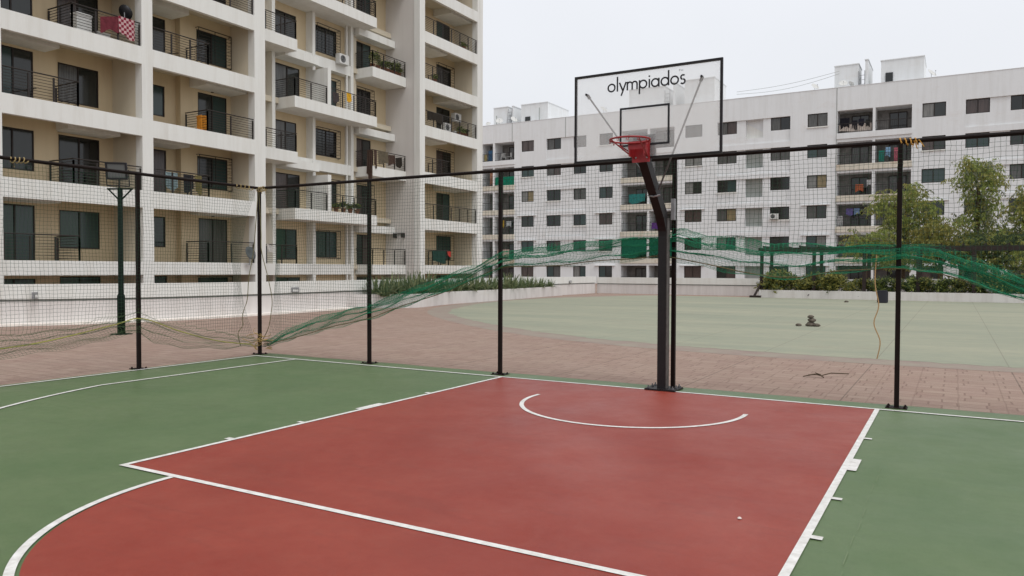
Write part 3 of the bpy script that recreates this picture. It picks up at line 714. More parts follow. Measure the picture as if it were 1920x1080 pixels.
for a_, x_, y_, z_, s_ in (('window AC', -11.9-1.05, 70.75, 5+2.98+(-1.35), 1),):
    pass
# things on the left balconies
def drape(name, p, q, drop, m, label, cat='laundry', thick=.05, seed=0, group=None, n=14):
    """cloth hung over a rail from p to q (xyz), falling by drop"""
    rnd = random.Random(seed); p = Vector(p); q = Vector(q); d = q-p; nrm = Vector((-d.y, d.x, 0)).normalized()
    if nrm.x < 0 and abs(nrm.x) > .5: nrm = -nrm
    if abs(nrm.y) > .5 and nrm.y > 0: nrm = -nrm
    b = MB(); rows = []
    ph = rnd.uniform(0, 6)
    for j in range(9):
        g = j/8; row = []
        for i in range(n+1):
            u = i/n; dz = drop*(1-.12*math.sin(u*5+ph)-.1*rnd.random()*(g == 1))
            off = thick*(.5+.5*math.sin(u*17+ph))*g+.02
            row.append(p+d*u+nrm*off+Vector((0, 0, .035*math.sin(g*3)*0-dz*g)))
        rows.append(b.pts(row))
    for a, c in zip(rows, rows[1:]):
        for i in range(n): b.f.append((a+i, a+i+1, c+i+1, c+i)); b.m.append(0)
    o = b.build(name, m, loc=tuple(p)); md = o.modifiers.new('thickness', 'SOLIDIFY'); md.thickness = .012
    return tag(o, label, cat, group)
plaid = cloth('plaid', (.23, .03, .05)); tt = NT(plaid)
tcn = tt.n('ShaderNodeTexCoord'); ck = tt.n('ShaderNodeTexChecker'); ck.inputs['Scale'].default_value = 9
ck.inputs['Color1'].default_value = (.20, .02, .04, 1); ck.inputs['Color2'].default_value = (.5, .33, .33, 1); tt.l(tcn.outputs['Object'], ck.inputs[0]); tt.l(ck.outputs[0], tt.b.inputs['Base Color'])
rx = XF-.06
drape('hanging_cloth', (rx, 9.6, FL[4]+1.0), (rx, 10.3, FL[4]+.98), .8, plaid, 'red and white checked cloth over the upper left balcony railing', seed=1)
drape('hanging_cloth', (rx-.02, 8.85, FL[4]+.75), (rx-.02, 9.65, FL[4]+.98), .65, cloth('maroon', (.14, .03, .04)), 'maroon cloth slung next to the red checked cloth', seed=2)
def small_box(name, loc, sx_, sy_, sz_, m, label, cat, inset=.02):
    b = MB(); x, y, z = loc; b.box(x-sx_/2, x+sx_/2, y-sy_/2, y+sy_/2, z, z+sz_*.9); b.box(x-sx_/2-inset, x+sx_/2+inset, y-sy_/2-inset, y+sy_/2+inset, z+sz_*.9, z+sz_)
    b.box(x-sx_/2+.03, x+sx_/2-.03, y-sy_/2+.03, y+sy_/2-.03, z+sz_, z+sz_*1.04); return tag(b.build(name, m, loc=loc), label, cat)
small_box('storage_box', (-26.9, 8.35, FL[4]), .4, .6, .75, PLASTW, 'tall white box behind the railing left of the checked cloth', 'box')
small_box('storage_box', (-26.85, 9.15, FL[4]), .35, .5, .22, PLASTW, 'low white box at the foot of the maroon cloth', 'box')
small_box('storage_box', (-27.0, 14.0, FL[3]), .3, .34, .75, cloth('orange', (.55, .22, .03)), 'orange box standing on the balcony behind the railing corner', 'box')
# black dish antenna
def dish(label, loc, rz, r=.32, m=None, tilt=50, group='satellite dishes'):
    t_ = thing('satellite_dish', (0, 0, 0), label, 'satellite dish', group)
    b = MB(); n = 16; rows = []
    tl = R(tilt)
    def tr(x, y, z): return (x, y*math.cos(tl)-z*math.sin(tl), .55+y*math.sin(tl)+z*math.cos(tl))
    bb = MB(tr)
    bb.lathe((0, 0, 0), [(.01, 0), (r*.5, r*.06), (r, r*.25), (r*1.02, r*.22), (r*.5, r*.03), (.01, -.03)], n); bb.build('reflector', m or PLASTW, t_, True)
    bb = MB(tr); bb.tube([(0, -r, r*.2), (0, -r*.3, r*.9)], .012, 5); bb.box(-.03, .03, -r*.35, -r*.2, r*.85, r*1.0); bb.build('feed_arm', STEEL, t_)
    b.prism((0, 0, 0), (0, .02, .55), .02, 6); b.box(-.12, .12, -.12, .12, 0, .015); b.build('mast', STEEL, t_)
    t_.location = loc; t_.rotation_euler = (0, 0, rz); return t_
dish('black dish antenna standing above the checked cloth on the balcony', (-26.7, 10.05, FL[4]+.75), R(200), .3, PLASTB, 60, None)
dish('grey dish hung on the railing of the lowest balcony beside the corner post', (-26.2, 16.0, FL[1]-.1), R(100), .34, mat('grey_dish', (.07, .08, .08), .6), 70, None)
# plants on balconies -----------------------------------------------------
def leaf_cloud(b, c, rad, n, size, rnd, asp=.4, mi=None, droop=.3):
    for _ in range(n):
        while True:
            p = Vector((rnd.uniform(-1, 1), rnd.uniform(-1, 1), rnd.uniform(-1, 1)))
            if .25 < p.length < 1: break
        p = Vector((c[0]+p.x*rad[0], c[1]+p.y*rad[1], c[2]+p.z*rad[2]))
        d = Vector((rnd.uniform(-1, 1), rnd.uniform(-1, 1), rnd.uniform(-1, .6)-droop)).normalized(); s_ = size*rnd.uniform(.6, 1.3)
        sd = d.cross(Vector((rnd.uniform(-1, 1), rnd.uniform(-1, 1), rnd.uniform(-1, 1)))).normalized()*s_*asp*.5
        if mi: b.mi = rnd.choice(mi)
        b.face([p, p+d*s_*.5+sd, p+d*s_, p+d*s_*.5-sd])
def pot_plant(label, loc, h, seed, mats=(LEAF_A, LEAF_C)):
    rnd = random.Random(seed); t_ = thing('potted_plant', loc, label, 'potted plant', 'potted plants on balconies')
    b = MB(); b.lathe(loc, [(.001, 0), (.1, 0), (.15, .24), (.17, .24), (.17, .28), (.14, .28), (.14, .24), (.001, .23)], 12); b.build('pot', cloth('terracotta', (.22, .10, .06)), t_)
    b = MB()
    for k in range(4): leaf_cloud(b, (loc[0]+rnd.uniform(-.1, .1), loc[1]+rnd.uniform(-.12, .12), loc[2]+.3+h*rnd.uniform(.15, .8)), (.17, .2, h*.22), 60, .13, rnd, .45, [0, 1])
    b.build('foliage', list(mats), t_); return t_
for i, (y, h) in enumerate(((26.9, .8), (27.4, .95), (27.9, .65), (28.3, .5), (28.75, .55), (29.1, .8), (29.45, .7))):
    pot_plant(['bushy', 'tall bushy', 'broad', 'low', 'small round', 'upright', 'end'][i]+' green plant, number %d from the left behind the planted balcony railing' % (i+1), (-27.85, y, FL[5]), h, 20+i)
for i, y in enumerate((23.2, 23.7, 24.3, 24.9, 25.5)):
    pot_plant(['first', 'second', 'third', 'fourth', 'fifth'][i]+' dark plant from the partition on the lower long balcony', (-27.85, y, FL[2]), .3+.08*(i % 3), 40+i)
for i, (y, z) in enumerate(((35.2, FL[4]), (35.6, FL[4]), (34.8, FL[4]), (35.3, FL[6]), (31.9, FL[5]))):
    pot_plant(['low plant left of its twin on the cluttered end balcony', 'low plant at the right end of the cluttered end balcony', 'middle plant behind the cluttered end balcony railing', 'small plant on the second balcony from the top at the right end', 'dark plant left of the barred window near the roof edge'][i], (-26.8, y, z), .35, 60+i)
brown = cloth('brown_pattern', (.07, .045, .035), ); brown2 = cloth('dark_floral', (.12, .10, .07))
z7 = FL[3]
drape('hanging_cloth', (-27.9, 26.5, z7+.98), (-27.5, 26.52, z7+.98), 1.75, brown, 'long brown cloth falling from the left corner of the draped balcony', seed=3, thick=.1)
drape('hanging_cloth', (rx-1.05, 26.58, z7+1.0), (rx-1.05, 26.85, z7+1.0), 1.05, brown, 'narrow brown cloth beside the front corner of the draped balcony', seed=4, thick=.08)
drape('hanging_cloth', (rx-1.05, 27.0, z7+1.0), (rx-1.05, 27.9, z7+1.0), .8, brown2, 'mottled dark blanket in the middle of the draped balcony railing', seed=5, thick=.08)
drape('hanging_cloth', (rx-1.05, 27.95, z7+.85), (rx-1.05, 28.6, z7+.9), .65, brown, 'dark cloth right of the mottled blanket', seed=6, thick=.08)
drape('hanging_cloth', (rx-1.05, 28.65, z7+.75), (rx-1.05, 29.3, z7+.85), .6, cloth('black', (.03, .025, .02)), 'black cloth at the right end of the draped balcony', seed=7, thick=.06)
drape('hanging_cloth', (rx-1.06, 17.5, FL[1]+.85), (rx-1.06, 18.2, FL[1]+.8), .75, cloth('navy', (.03, .03, .045)), 'navy clothes on the low railing right of the corner post', seed=8, thick=.08)
drape('hanging_cloth', (rx-1.06, 17.22, FL[1]+.8), (rx-1.06, 17.5, FL[1]+.8), .75, cloth('rust', (.10, .03, .02)), 'narrow rust cloth left of the navy clothes', seed=9)
drape('hanging_cloth', (rx-1.06, 18.25, FL[1]+1.02), (rx-1.06, 18.6, FL[1]+.9), .4, cloth('white', (.5, .48, .45)), 'small pale cloth at the right of the navy clothes', seed=10)
drape('hanging_cloth', (rx-1.06, 24.2, FL[4]+.95), (rx-1.06, 24.6, FL[4]+.93), .5, cloth('yellow', (.6, .33, .03)), 'bright yellow cloth on the upper long balcony railing', seed=11)
drape('hanging_cloth', (rx-1.1, 23.1, FL[4]+.8), (rx-1.1, 23.6, FL[4]+.8), .6, cloth('dark_print', (.06, .05, .05)), 'dark printed cloth just right of the partition wall', seed=12)
drape('hanging_cloth', (rx-.02, 32.9, FL[1]+.95), (rx-.02, 33.3, FL[1]+.95), .35, cloth('scarlet', (.5, .05, .04)), 'red cloth over the lowest right-end balcony railing', seed=13)
drape('hanging_cloth', (rx-.02, 31.2, FL[1]+.95), (rx-.02, 32.7, FL[1]+.95), .8, cloth('dark_green', (.02, .05, .04)), 'dark green cloth left of the red one on the lowest end balcony', seed=14)
drape('hanging_cloth', (rx-.02, 30.6, FL[4]+.95), (rx-.02, 32.3, FL[4]+.95), .6, cloth('black', (0, 0, 0)), 'black cloth on the left half of the cluttered end balcony', seed=15)
drape('hanging_cloth', (rx-.3, 11.9, FL[2]+.95), (rx-.3, 12.5, FL[2]+.95), .75, cloth('pale_blue', (.25, .33, .35)), 'pale blue cloth behind the railing of the second-row balcony', seed=16)
drape('hanging_cloth', (rx-.3, 12.8, FL[2]+.95), (rx-.3, 13.3, FL[2]+.95), .8, cloth('charcoal', (.03, .03, .035)), 'charcoal cloth to the right of the pale blue cloth', seed=17)
drape('hanging_cloth', (rx-.3, 13.4, FL[2]+.95), (rx-.3, 13.75, FL[2]+.95), .85, cloth('olive', (.2, .17, .07)), 'olive cloth at the railing end beside the charcoal cloth', seed=18)

# ------------------------------------------------------------------ right apartment block
YR = 71.0
br = thing('apartment_building', (-16, 76, 0), 'long white six-storey apartment block stretching behind the court and trees', 'building')
TR = lambda Y: (lambda u, v, w: (u, Y-w, v))
HEAD = [2.0, 5.0, 8.0, 11.0, 14.0, 17.05]
WIN = [(-42.3, -40.6), (-38.9, -37.05), (-35.4, -33.75), (-32.1, -30.45), (-22.1, -20.25), (-18.65, -16.65), (-13.25, -11.35), (-9.7, -7.85), (.34, 2.24), (3.8, 5.65), (7.2, 9.0), (11.2, 13.0), (14.8, 16.6)]
BAL = [(-47.9, -46.35, -46.1, -43.3), (-29.4, -26.35, -26.1, -23.3), (-6.95, -3.83, -3.6, -.52)]
GROUPS = [(1, 2, None), (5, 6, (-15.75, -14.0)), (9, 10, None)]
random.seed(5)
holes = []; recess = {}
grouped = {i for g in GROUPS for i in g[:2]}
for h in HEAD:
    for i, (a, c) in enumerate(WIN):
        if i not in grouped: holes.append((a, c, h-1.3, h, .16))
    for (a, c, d, e) in BAL: holes.append((a, c, h-2.15, h+.05, 1.9)); holes.append((d, e, h-2.15, h+.05, 1.9))
    for g in GROUPS: holes.append((WIN[g[0]][0]-.02, WIN[g[1]][1]+.02, h-2.5, h+.0, .13))
facade('front_wall', TR(YR), -62, 22, 0, 19.35, [q for q in holes], WHITE2, br)
rec = []
for h in HEAD:
    for g in GROUPS:
        u0, u1 = WIN[g[0]][0]-.02, WIN[g[1]][1]+.02
        hs = [(WIN[g[0]][0]+.001, WIN[g[0]][1], h-1.3, h-.002, .16), (WIN[g[1]][0], WIN[g[1]][1]-.001, h-1.3, h-.002, .16)]
        if g[2]: hs.append((g[2][0], g[2][1], h-1.9, h-.002, .5))
        facade('recessed_wall', TR(YR+.13), u0, u1, h-2.5, h, hs, WHITE2, br)
        if g[2]:
            b = MB(TR(YR+.13)); b.box(g[2][0]-.05, g[2][1]+.05, h-2.0, h+.05, -.56, -.5)
            b.build('stair_screen', GREYP if h < 17 else WHITE2, br)
            if h > 17:
                b = MB(); b.poly([(0, 0), (1, 0)], 0, 0) if 0 else None
                bb = MB(TR(YR+.13)); bb.face([(g[2][0], h-1.9, -.45), (g[2][1], h-1.9, -.45), (g[2][1], h-1.35, -.45), (g[2][0], h-.25, -.45)]); bb.box(g[2][0], g[2][1], h-1.9, h-1.85, -.5, -.3)
                bb.build('stair_flight', WHITE, br)
        else:
            # plain infill between the windows
            pass
        for q in hs[:2]:
            window(TR(YR+.13), q[0], q[1], q[2], q[3], -.15, br, 'window', None, 1, False, .07)
sel = {(0, 5): 3, (1, 5): 2, (5, 5): 0, (7, 5): 2, (8, 5): 6, (4, 3): 6, (0, 3): 2}
for k, h in enumerate(HEAD):
    for i, (a, c) in enumerate(WIN):
        if i in grouped: continue
        pm = PANES[sel[(i, k)]] if (i, k) in sel else random.choice([PANES[0], PANES[2], PANES[3], PANES[3], PANES[0], PANES[4]])
        window(TR(YR), a, c, h-1.3, h, -.14, br, 'window', [pm, random.choice([pm, PANES[0]])], 1, False, .07)
# repaint a few panes of grouped windows
for o in list(br.children):
    if o.name.startswith('window') and random.random() < .25:
        for ch in o.children:
            if ch.name.startswith('pane'): ch.data.materials[0] = random.choice([PANES[5], PANES[6], PANES[2], PANES[4]])
# sills / hoods
for k, h in enumerate(HEAD):
    for i, (a, c) in enumerate(WIN):
        if (i*7+k*3) % 4 == 0:
            b = MB(TR(YR)); b.box(a-.05, c+.05, h-1.42, h-1.302, .0, .09); b.build('sill', WHITE, br)
        if k < 3 and i in (3, 4, 7, 0, 8):
            b = MB(TR(YR)); b.box(a-.5, c+.35, h+.02, h+.09, 0, .22); b.build('hood', WHITE2, br)
# balconies
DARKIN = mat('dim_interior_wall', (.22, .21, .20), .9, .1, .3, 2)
for bi, (a, c, d, e) in enumerate(BAL):
    for k, h in enumerate(HEAD):
        b = MB(TR(YR)); b.box(a-.05, e+.05, h-2.7, h-2.151, .0, .12); b.build('balcony_ledge', BAND if k < 5 else WHITE2, br)
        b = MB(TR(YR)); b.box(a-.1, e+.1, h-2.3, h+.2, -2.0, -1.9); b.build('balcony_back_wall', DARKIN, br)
        for (p, q) in ((a, c), (d, e)):
            wide = q-p; window(TR(YR), p+wide*.35, p+wide*.85, h-2.14, h-.25, -1.88, br, 'balcony_door', PANES[random.choice([0, 1, 2])], 1, False, .08)
            b = MB(TR(YR)); n = int((q-p)/.16)
            b.box(p, q, h-1.25, h-1.2, -.1, -.06); b.box(p, q, h-2.08, h-2.04, -.1, -.06)
            for j in range(n+1): u = p+(q-p)*j/n; b.box(u-.012, u+.012, h-2.14, h-1.2, -.09, -.07)
            b.build('balcony_railing', RAIL, br)
b = MB(); b.box(-62, 22, YR+.3, YR+.5, 19.0, 19.349); b.box(-62, 22, YR+2.1, YR+14, 0, 18.6); b.build('core', WHITE2, br)
b = MB(TR(YR)); b.box(-62, 22, 18.9, 19.0, -12, -.05); b.box(-62, 22, 19.35, 19.39, -.3, .03); b.build('roof', WHITE2, br)
for x0 in (-43.6, -36.4+.0, -7.02):
    b = MB(TR(YR)); b.box(x0-.03, x0+.03, 2 if x0 > -10 else 17, 19.34, 0, .03); b.build('drain_pipe', GREYP, br)
# tower-like stair heads on the roof
def roofbox(x0, x1, z1, y0=73.2, y1=77, m=WHITE2):
    b = MB(); b.box(x0, x1, y0, y1, 18.95, z1); b.box(x0-.06, x1+.06, y0-.06, y1+.06, z1, z1+.08); return b.build('roof_stair_head', m, br)
for x0, x1, z, yy in ((-47.6, -45.5, 21.9, 77), (-44.9, -44.75, 21.9, 77), (-43.6, -39.9, 21.9, 79), (-29.4, -25.2, 22.1, 78), (-24.2, -24.05, 22.4, 78), (-22.9, -19.6, 22.4, 78), (-7.55, -5.35, 21.95, 76), (-4.75, -4.5, 22.25, 78), (-3.35, .35, 21.95, 78)):
    roofbox(x0, x1, z, 73.2, yy)
for q in ((-43.0, -42.3, 19.4, 20.4), (-2.95, -2.3, 19.6, 20.75)):
    b = MB(); b.box(q[0], q[1], 73.1, 73.15, q[2], q[3]); b.build('roof_opening', MATS['glass_black'], br)
b = MB(); b.prism((-36.6-5.0+.7, 72.9, 19), (-36.6-5.0+.7, 72.9, 21.3), .06, 6); b.prism((-47.0, 72.9, 19), (-47.0, 72.9, 20.9), .06, 6); b.build('vent_pipe', GREYP, br)
def ladder(label, x, y, z0, z1, lean=.0):
    b = MB()
    for s in (-.28, .28): b.prism((x+s-lean, y, z0), (x+s+lean, y, z1), .035, 6)
    n = int((z1-z0)/.42)
    for i in range(1, n): zz = z0+(z1-z0)*i/n; l = lean*(2*i/n-1); b.prism((x-.28+l, y, zz), (x+.28+l, y, zz), .025, 5)
    tag(b.build('ladder', STEEL, loc=(x, y, z0)), label, 'ladder')
ladder('ladder between the two stair heads at the right of the long white roof', -5.05, 73.0, 19.0, 21.2)
ladder('leaning ladder on the roof at the far left of the long white block', -45.2, 73.0, 19.0, 21.6, .15)
ladder('ladder seen through the backboard on the long white roof', -24.8, 73.0, 19.0, 21.6)
d0 = dish('grey dish on the roof at the left of the long white block, beside the ladder', (-46.0, 71.9, 19.38), R(30), .45)
for (x, l, rz, s) in ((-43.9, 'dish antenna in front of the left stair head with the square opening', 60, 1), (-47.6, 'small dish at the extreme left roof edge next to the cream block', 20, .7), (-32.0, 'dish antenna seen through the upper left of the backboard', 70, 1),
        (-9.2, 'dish antenna on the roof edge left of the right-hand stair heads', 50, .9), (-6.6, 'dish antenna in front of the blank stair head above the drainpipe', 10, .9), (-5.9, 'pale dish lying low between blank stair head and ladder', 130, .7), (1.0, 'dish antenna right of the right-hand stair head', 60, 1)):
    place(d0, (x, 71.9, 19.38), l, R(rz), s)
for i, (z, sg) in enumerate(((19.9, .25), (20.25, .45))):
    ps = [(-17.0+10*k/16, 72.3, 20.9+(.5-i*.3)+(k/16)*(.3)-sg*math.sin(math.pi*k/16)*1.2-i*.2) for k in range(17)]
    ps = [(x, y, 20.35-i*.25+ (x+17)/10*.9-sg*math.sin((x+17)/10*math.pi)) for x, y, z_ in ps]
    b = MB(); b.tube(ps, .018, 4); tag(b.build('roof_cable', GREYP, loc=ps[0]), ['upper', 'lower'][i]+' slack cable strung over the white roof right of the backboard', 'cable')
# window AC on the right block
o = ac_unit('boxy air conditioner under a window of the white block, right of the grey stair screens', (-12.75, 70.8, 6.75), 'y'); o.scale = (1.2, 1, 1)
# clutter in the balconies: (x0, x1, z_top, drop, colour, label)
cl = [(-47.2, -46.6, 16.3, 1.5, (.05, .12, .22), 'blue cloth in the narrow top-left balcony of the white block'),
      (-47.8, -47.4, 15.9, 1.1, (.4, .33, .15), 'straw-coloured cloth at the left edge of the top-left balcony'),
      (-46.0, -43.35, 12.9, 1.1, (.01, .17, .10), 'bright green shade cloth on the second-row left balcony of the white block'),
      (-46.95, -46.5, 13.6, 1.7, (.4, .2, .13), 'salmon curtain left of the green shade cloth'),
      (-45.6, -44.9, 7.6, .9, (.5, .32, .04), 'yellow cloth hanging in the fourth-row left balcony'),
      (-44.6, -43.9, 7.5, .7, (.4, .42, .42), 'pale cloth right of the yellow one'),
      (-45.7, -44.0, 4.0, 1.1, (.45, .35, .3), 'pink-beige sheet on the fifth-row left balcony'),
      (-6.85, -3.95, 15.75, .75, (.6, .52, .46), 'cream patterned sheet over the top balcony railing'),
      (-5.7, -5.2, 16.1, .9, (.02, .02, .025), 'black garment drying above the cream patterned sheet, left one'),
      (-5.1, -4.6, 16.2, .7, (.02, .02, .03), 'dark garment in the middle over the cream patterned sheet'),
      (-4.45, -4.1, 16.1, .7, (.03, .03, .03), 'dark garment at the right over the cream patterned sheet'),
      (-6.75, -5.9, 16.4, 1.0, (.015, .015, .02), 'black cloth bundle at the left of the top balcony'),
      (-2.0, -1.5, 13.2, 1.4, (.45, .13, .17), 'pink shirt drying in the second-row balcony by the right-hand post'),
      (-2.7, -2.3, 13.3, .9, (.25, .42, .6), 'light blue shirt left of the pink shirt'),
      (-3.3, -2.8, 13.0, 1.2, (.03, .22, .17), 'teal cloth left of the light blue shirt'),
      (-5.3, -4.6, 9.9, .7, (.45, .13, .06), 'orange cloth in the third-row balcony'),
      (-4.3, -3.9, 10.3, .6, (.55, .55, .55), 'white cloth right of the orange cloth'),
      (-6.1, -5.5, 7.6, .7, (.12, .10, .25), 'violet cloth in the fourth-row balcony'),
      (-5.4, -4.9, 7.6, .6, (.15, .22, .35), 'blue cloth right of the violet cloth'),
      (-6.9, -6.4, 6.9, 1.1, (.5, .5, .5), 'white washing machine cover at the left of the fourth-row balcony'),
      (-28.5, -26.6, 10.0, 1.0, (.03, .17, .16), 'teal cloth in the balcony framed by the bent hoop post'),
      (-25.9, -24.0, 6.8, .85, (.16, .06, .30), 'purple cloth on the balcony directly left of the hoop post'),
      (-29.3, -26.4, 4.95, 2.0, (.01, .10, .06), 'green net screen closing the fifth-row left balcony behind the hoop post'),
      (-26.0, -23.4, 4.95, 2.0, (.01, .10, .06), 'green net screen closing the fifth-row right balcony behind the hoop post')]
for i, (x0, x1, z, d_, c_, l) in enumerate(cl):
    drape('hung_cloth', (x0, YR+.06 if d_ > .95 and (x1-x0) > 1.5 else YR+.35, z), (x1, YR+.06 if d_ > .95 and (x1-x0) > 1.5 else YR+.35, z), d_, cloth('c%d' % i, c_), l, 'laundry', .05, 100+i, 'washing in the balconies of the white block', 8)
# white plastic chairs
def chair(label, loc, rz):
    t_ = thing('plastic_chair', (0, 0, 0), label, 'chair', 'white plastic chairs')
    b = MB(); b.box(-.25, .25, -.25, .25, .42, .45); b.build('seat', PLASTW, t_)
    b = MB(); 
    for k in range(5): b.box(-.24+.1*k, -.18+.1*k, .22, .25, .45, .9)
    b.box(-.25, .25, .215, .255, .86, .93); b.build('backrest', PLASTW, t_)
    for x in (-.23, .23):
        for y in (-.23, .23): b = MB(); b.prism((x, y, .42), (x*1.15, y*1.15, 0), .025, 5); b.build('leg', PLASTW, t_)
    t_.location = loc; t_.rotation_euler = (0, 0, rz); t_.scale = (1.15,)*3; return t_
c0 = chair('left one of two white plastic chairs on the top-left balcony', (-45.2, 71.6, 14.9), R(30))
place(c0, (-44.4, 71.6, 14.9), 'right one of two white plastic chairs on the top-left balcony', R(-40))

# ------------------------------------------------------------------ low walls, planters
def ribbon(b, path, z0, z1, t0, t1):
    n = len(path); N = []
    for i, p in enumerate(path):
        q0, q1 = path[max(i-1, 0)], path[min(i+1, n-1)]; d = Vector((q1[0]-q0[0], q1[1]-q0[1])).normalized(); N.append(Vector((d.y, -d.x)))
    rows = []
    for i, p in enumerate(path):
        a = Vector(p)+N[i]*t0; c = Vector(p)+N[i]*t1
        rows.append(b.pts([(a.x, a.y, z0), (c.x, c.y, z0), (c.x, c.y, z1), (a.x, a.y, z1)]))
    for a, c in zip(rows, rows[1:]):
        for i in range(4): b.f.append((a+i, a+(i+1) % 4, c+(i+1) % 4, c+i)); b.m.append(b.mi)
    b.f.append((rows[0], rows[0]+1, rows[0]+2, rows[0]+3)); b.f.append((rows[-1]+3, rows[-1]+2, rows[-1]+1, rows[-1])); b.m += [0, 0]
raw = [(-24.5, -6), (-22.2, -3.2), (-20.2, -.8), (-18.75, 1.2), (-17.75, 2.9), (-17.15, 4.6), (-16.92, 6.5), (-16.9, 8.3), (-17.0, 10), (-17.2, 12), (-17.45, 15), (-17.5, 20), (-17.5, 27), (-17.5, 37.2)]
def smooth_path(raw, n=5):
    out = []
    for i in range(len(raw)-1):
        p0, p1, p2, p3 = [Vector(raw[max(0, min(len(raw)-1, j))]) for j in (i-1, i, i+1, i+2)]
        for k in range(n):
            u = k/n; out.append(tuple(.5*((2*p1)+(p2-p0)*u+(2*p0-5*p1+4*p2-p3)*u*u+(3*p1-p0-3*p2+p3)*u**3)))
    return out+[raw[-1]]
path = smooth_path(raw)
lw = thing('low_wall', (-17.2, 8, 0), 'curved low white parapet wall in front of the cream block', 'wall')
b = MB(); ribbon(b, path, 0, .64, -.25, 0); b.build('wall_base', LOWW, lw)
b = MB(); ribbon(b, path, .64, .70, -.22, -.05); b.build('groove', GREYP, lw)  # recess coloured grey, so the shadow line under the coping is painted in
b = MB(); ribbon(b, path, .70, 1.10, -.25, .05); b.build('coping', WHITE, lw)
b = MB(); ribbon(b, path[:48], 0, .06, .001, .34); b.build('kerb', mat('pale_kerb', (.85, .8, .74), .9, .1, .12, 5), lw)
def wlight(loc, n, label):
    t_ = thing('wall_light', loc, label, 'wall light', 'small recessed lights on the low walls')
    x, y, z = loc
    b = MB(); b.box(x, x+.06, y-.17, y+.17, z-.09, z+.09); b.build('housing', STEEL, t_)
    b = MB(); b.box(x+.055, x+.066, y-.12, y+.12, z-.055, z+.02); b.build('lens', PLASTW, t_); return t_
w0 = wlight((-17.0, 1.9+.0, .80), 0, 'small grey light on the curved low wall at far left')
w0.location = (-18.25, 1.95, .80); w0.rotation_euler = (0, 0, R(28))
w1 = place(w0, (-16.96, 10.0, .80), 'small grey light on the low wall right of the corner post', R(-3))
w2 = place(w0, (-17.42, 33.2, .80), 'small dark light on the far left low wall past the planter', R(0), .8)
fw = thing('low_wall', (-8, 37.3, 0), 'straight low white wall closing the far side of the plaza', 'wall')
p2 = [(-17.45, 37.35), (14, 37.9)]
b = MB(); ribbon(b, p2, 0, .60, -.25, 0); b.build('wall_base', LOWW, fw)
b = MB(); ribbon(b, p2, .60, .66, -.22, -.05); b.build('groove', GREYP, fw)  # grey here also paints in the coping's shadow line
b = MB(); ribbon(b, p2, .66, 1.06, -.25, .05); b.build('coping', WHITE, fw)
place(w0, (-6.95, 37.38, .80), 'small dark light on the far low wall right of the hoop post', R(-90), .8)
pl = thing('planter', (-16.2, 20, 0), 'low white planter box curving along the left parapet', 'planter')
front = smooth_path([(-17.45, 13.3), (-16.2, 14.4), (-15.5, 15.2), (-15.9, 17.2), (-16.2, 19), (-16.35, 22), (-16.8, 26.5), (-17.25, 31.8)], 4)
b = MB(); ribbon(b, front, 0, .55, -.14, 0); b.build('planter_wall', LOWW, pl)
b = MB(); b.face([(x-.05 if x > -17 else x, y, .47) for x, y in front]+[(-17.52, 31.8, .47), (-17.52, 13.3, .47)]); b.build('soil', SOIL, pl)
# rosette plants
def rosette(seed, h):
    rnd = random.Random(seed); b = MB()
    for k in range(62):
        a = rnd.uniform(0, 6.28); L = h*rnd.uniform(.55, 1.15); el = rnd.uniform(.35, 1.45); w = .07*rnd.uniform(.7, 1.2)
        p = Vector((rnd.uniform(-.22, .22), rnd.uniform(-.22, .22), 0)); d = Vector((math.cos(a)*math.cos(el), math.sin(a)*math.cos(el), math.sin(el))); s = Vector((-math.sin(a), math.cos(a), 0))
        prev = None; b.mi = rnd.choice([0, 0, 1])
        for j in range(5):
            u = j/4; ww = w*(1-u*.95)*(.6+u) if j else w*.5
            c = (p-s*ww, p+s*ww)
            if prev: b.face([prev[0], prev[1], c[1], c[0]])
            prev = c; p = p+d*L/4; d = (d+Vector((0, 0, -.16))).normalized()
    return b
LEAF_R = leafm('leaf_lily', (.15, .20, .08), (.07, .11, .045)); LEAF_R2 = leafm('leaf_lily_pale', (.30, .31, .15), (.16, .19, .09))
protos = []
for i in range(3):
    o = rosette(70+i, .85).build('lily_plant', [LEAF_R, LEAF_R2]); protos.append(o)
rnd = random.Random(9); spots = []
for i in range(26):
    u = i/25; y = 14.2+16.6*u; fx = interp([(14.4, -16.2), (15.2, -15.75), (19, -16.4), (22, -16.55), (26.5, -16.95), (31.8, -17.35)], y)
    spots.append((fx-.12-.2*(i % 2), y+rnd.uniform(-.15, .15), .46, rnd.uniform(.75, 1.1) if i < 23 else .7))
for i in range(8): spots.append((-16.75+rnd.uniform(-.15, .15), 14.3+.5*i*1.1, .46, rnd.uniform(.9, 1.3)))
for i, (x, y, z, s) in enumerate(spots):
    o = protos[i % 3] if i < 3 else protos[i % 3].copy()
    if i >= 3: C.objects.link(o)
    o.location = (x, y, z); o.rotation_euler = (0, 0, rnd.uniform(0, 6.28)); o.scale = (s, s, s)
    tag(o, 'leafy strap-leaved green plant in the row growing in the curved white planter', 'plant', 'strap-leaved plants in the left planter')
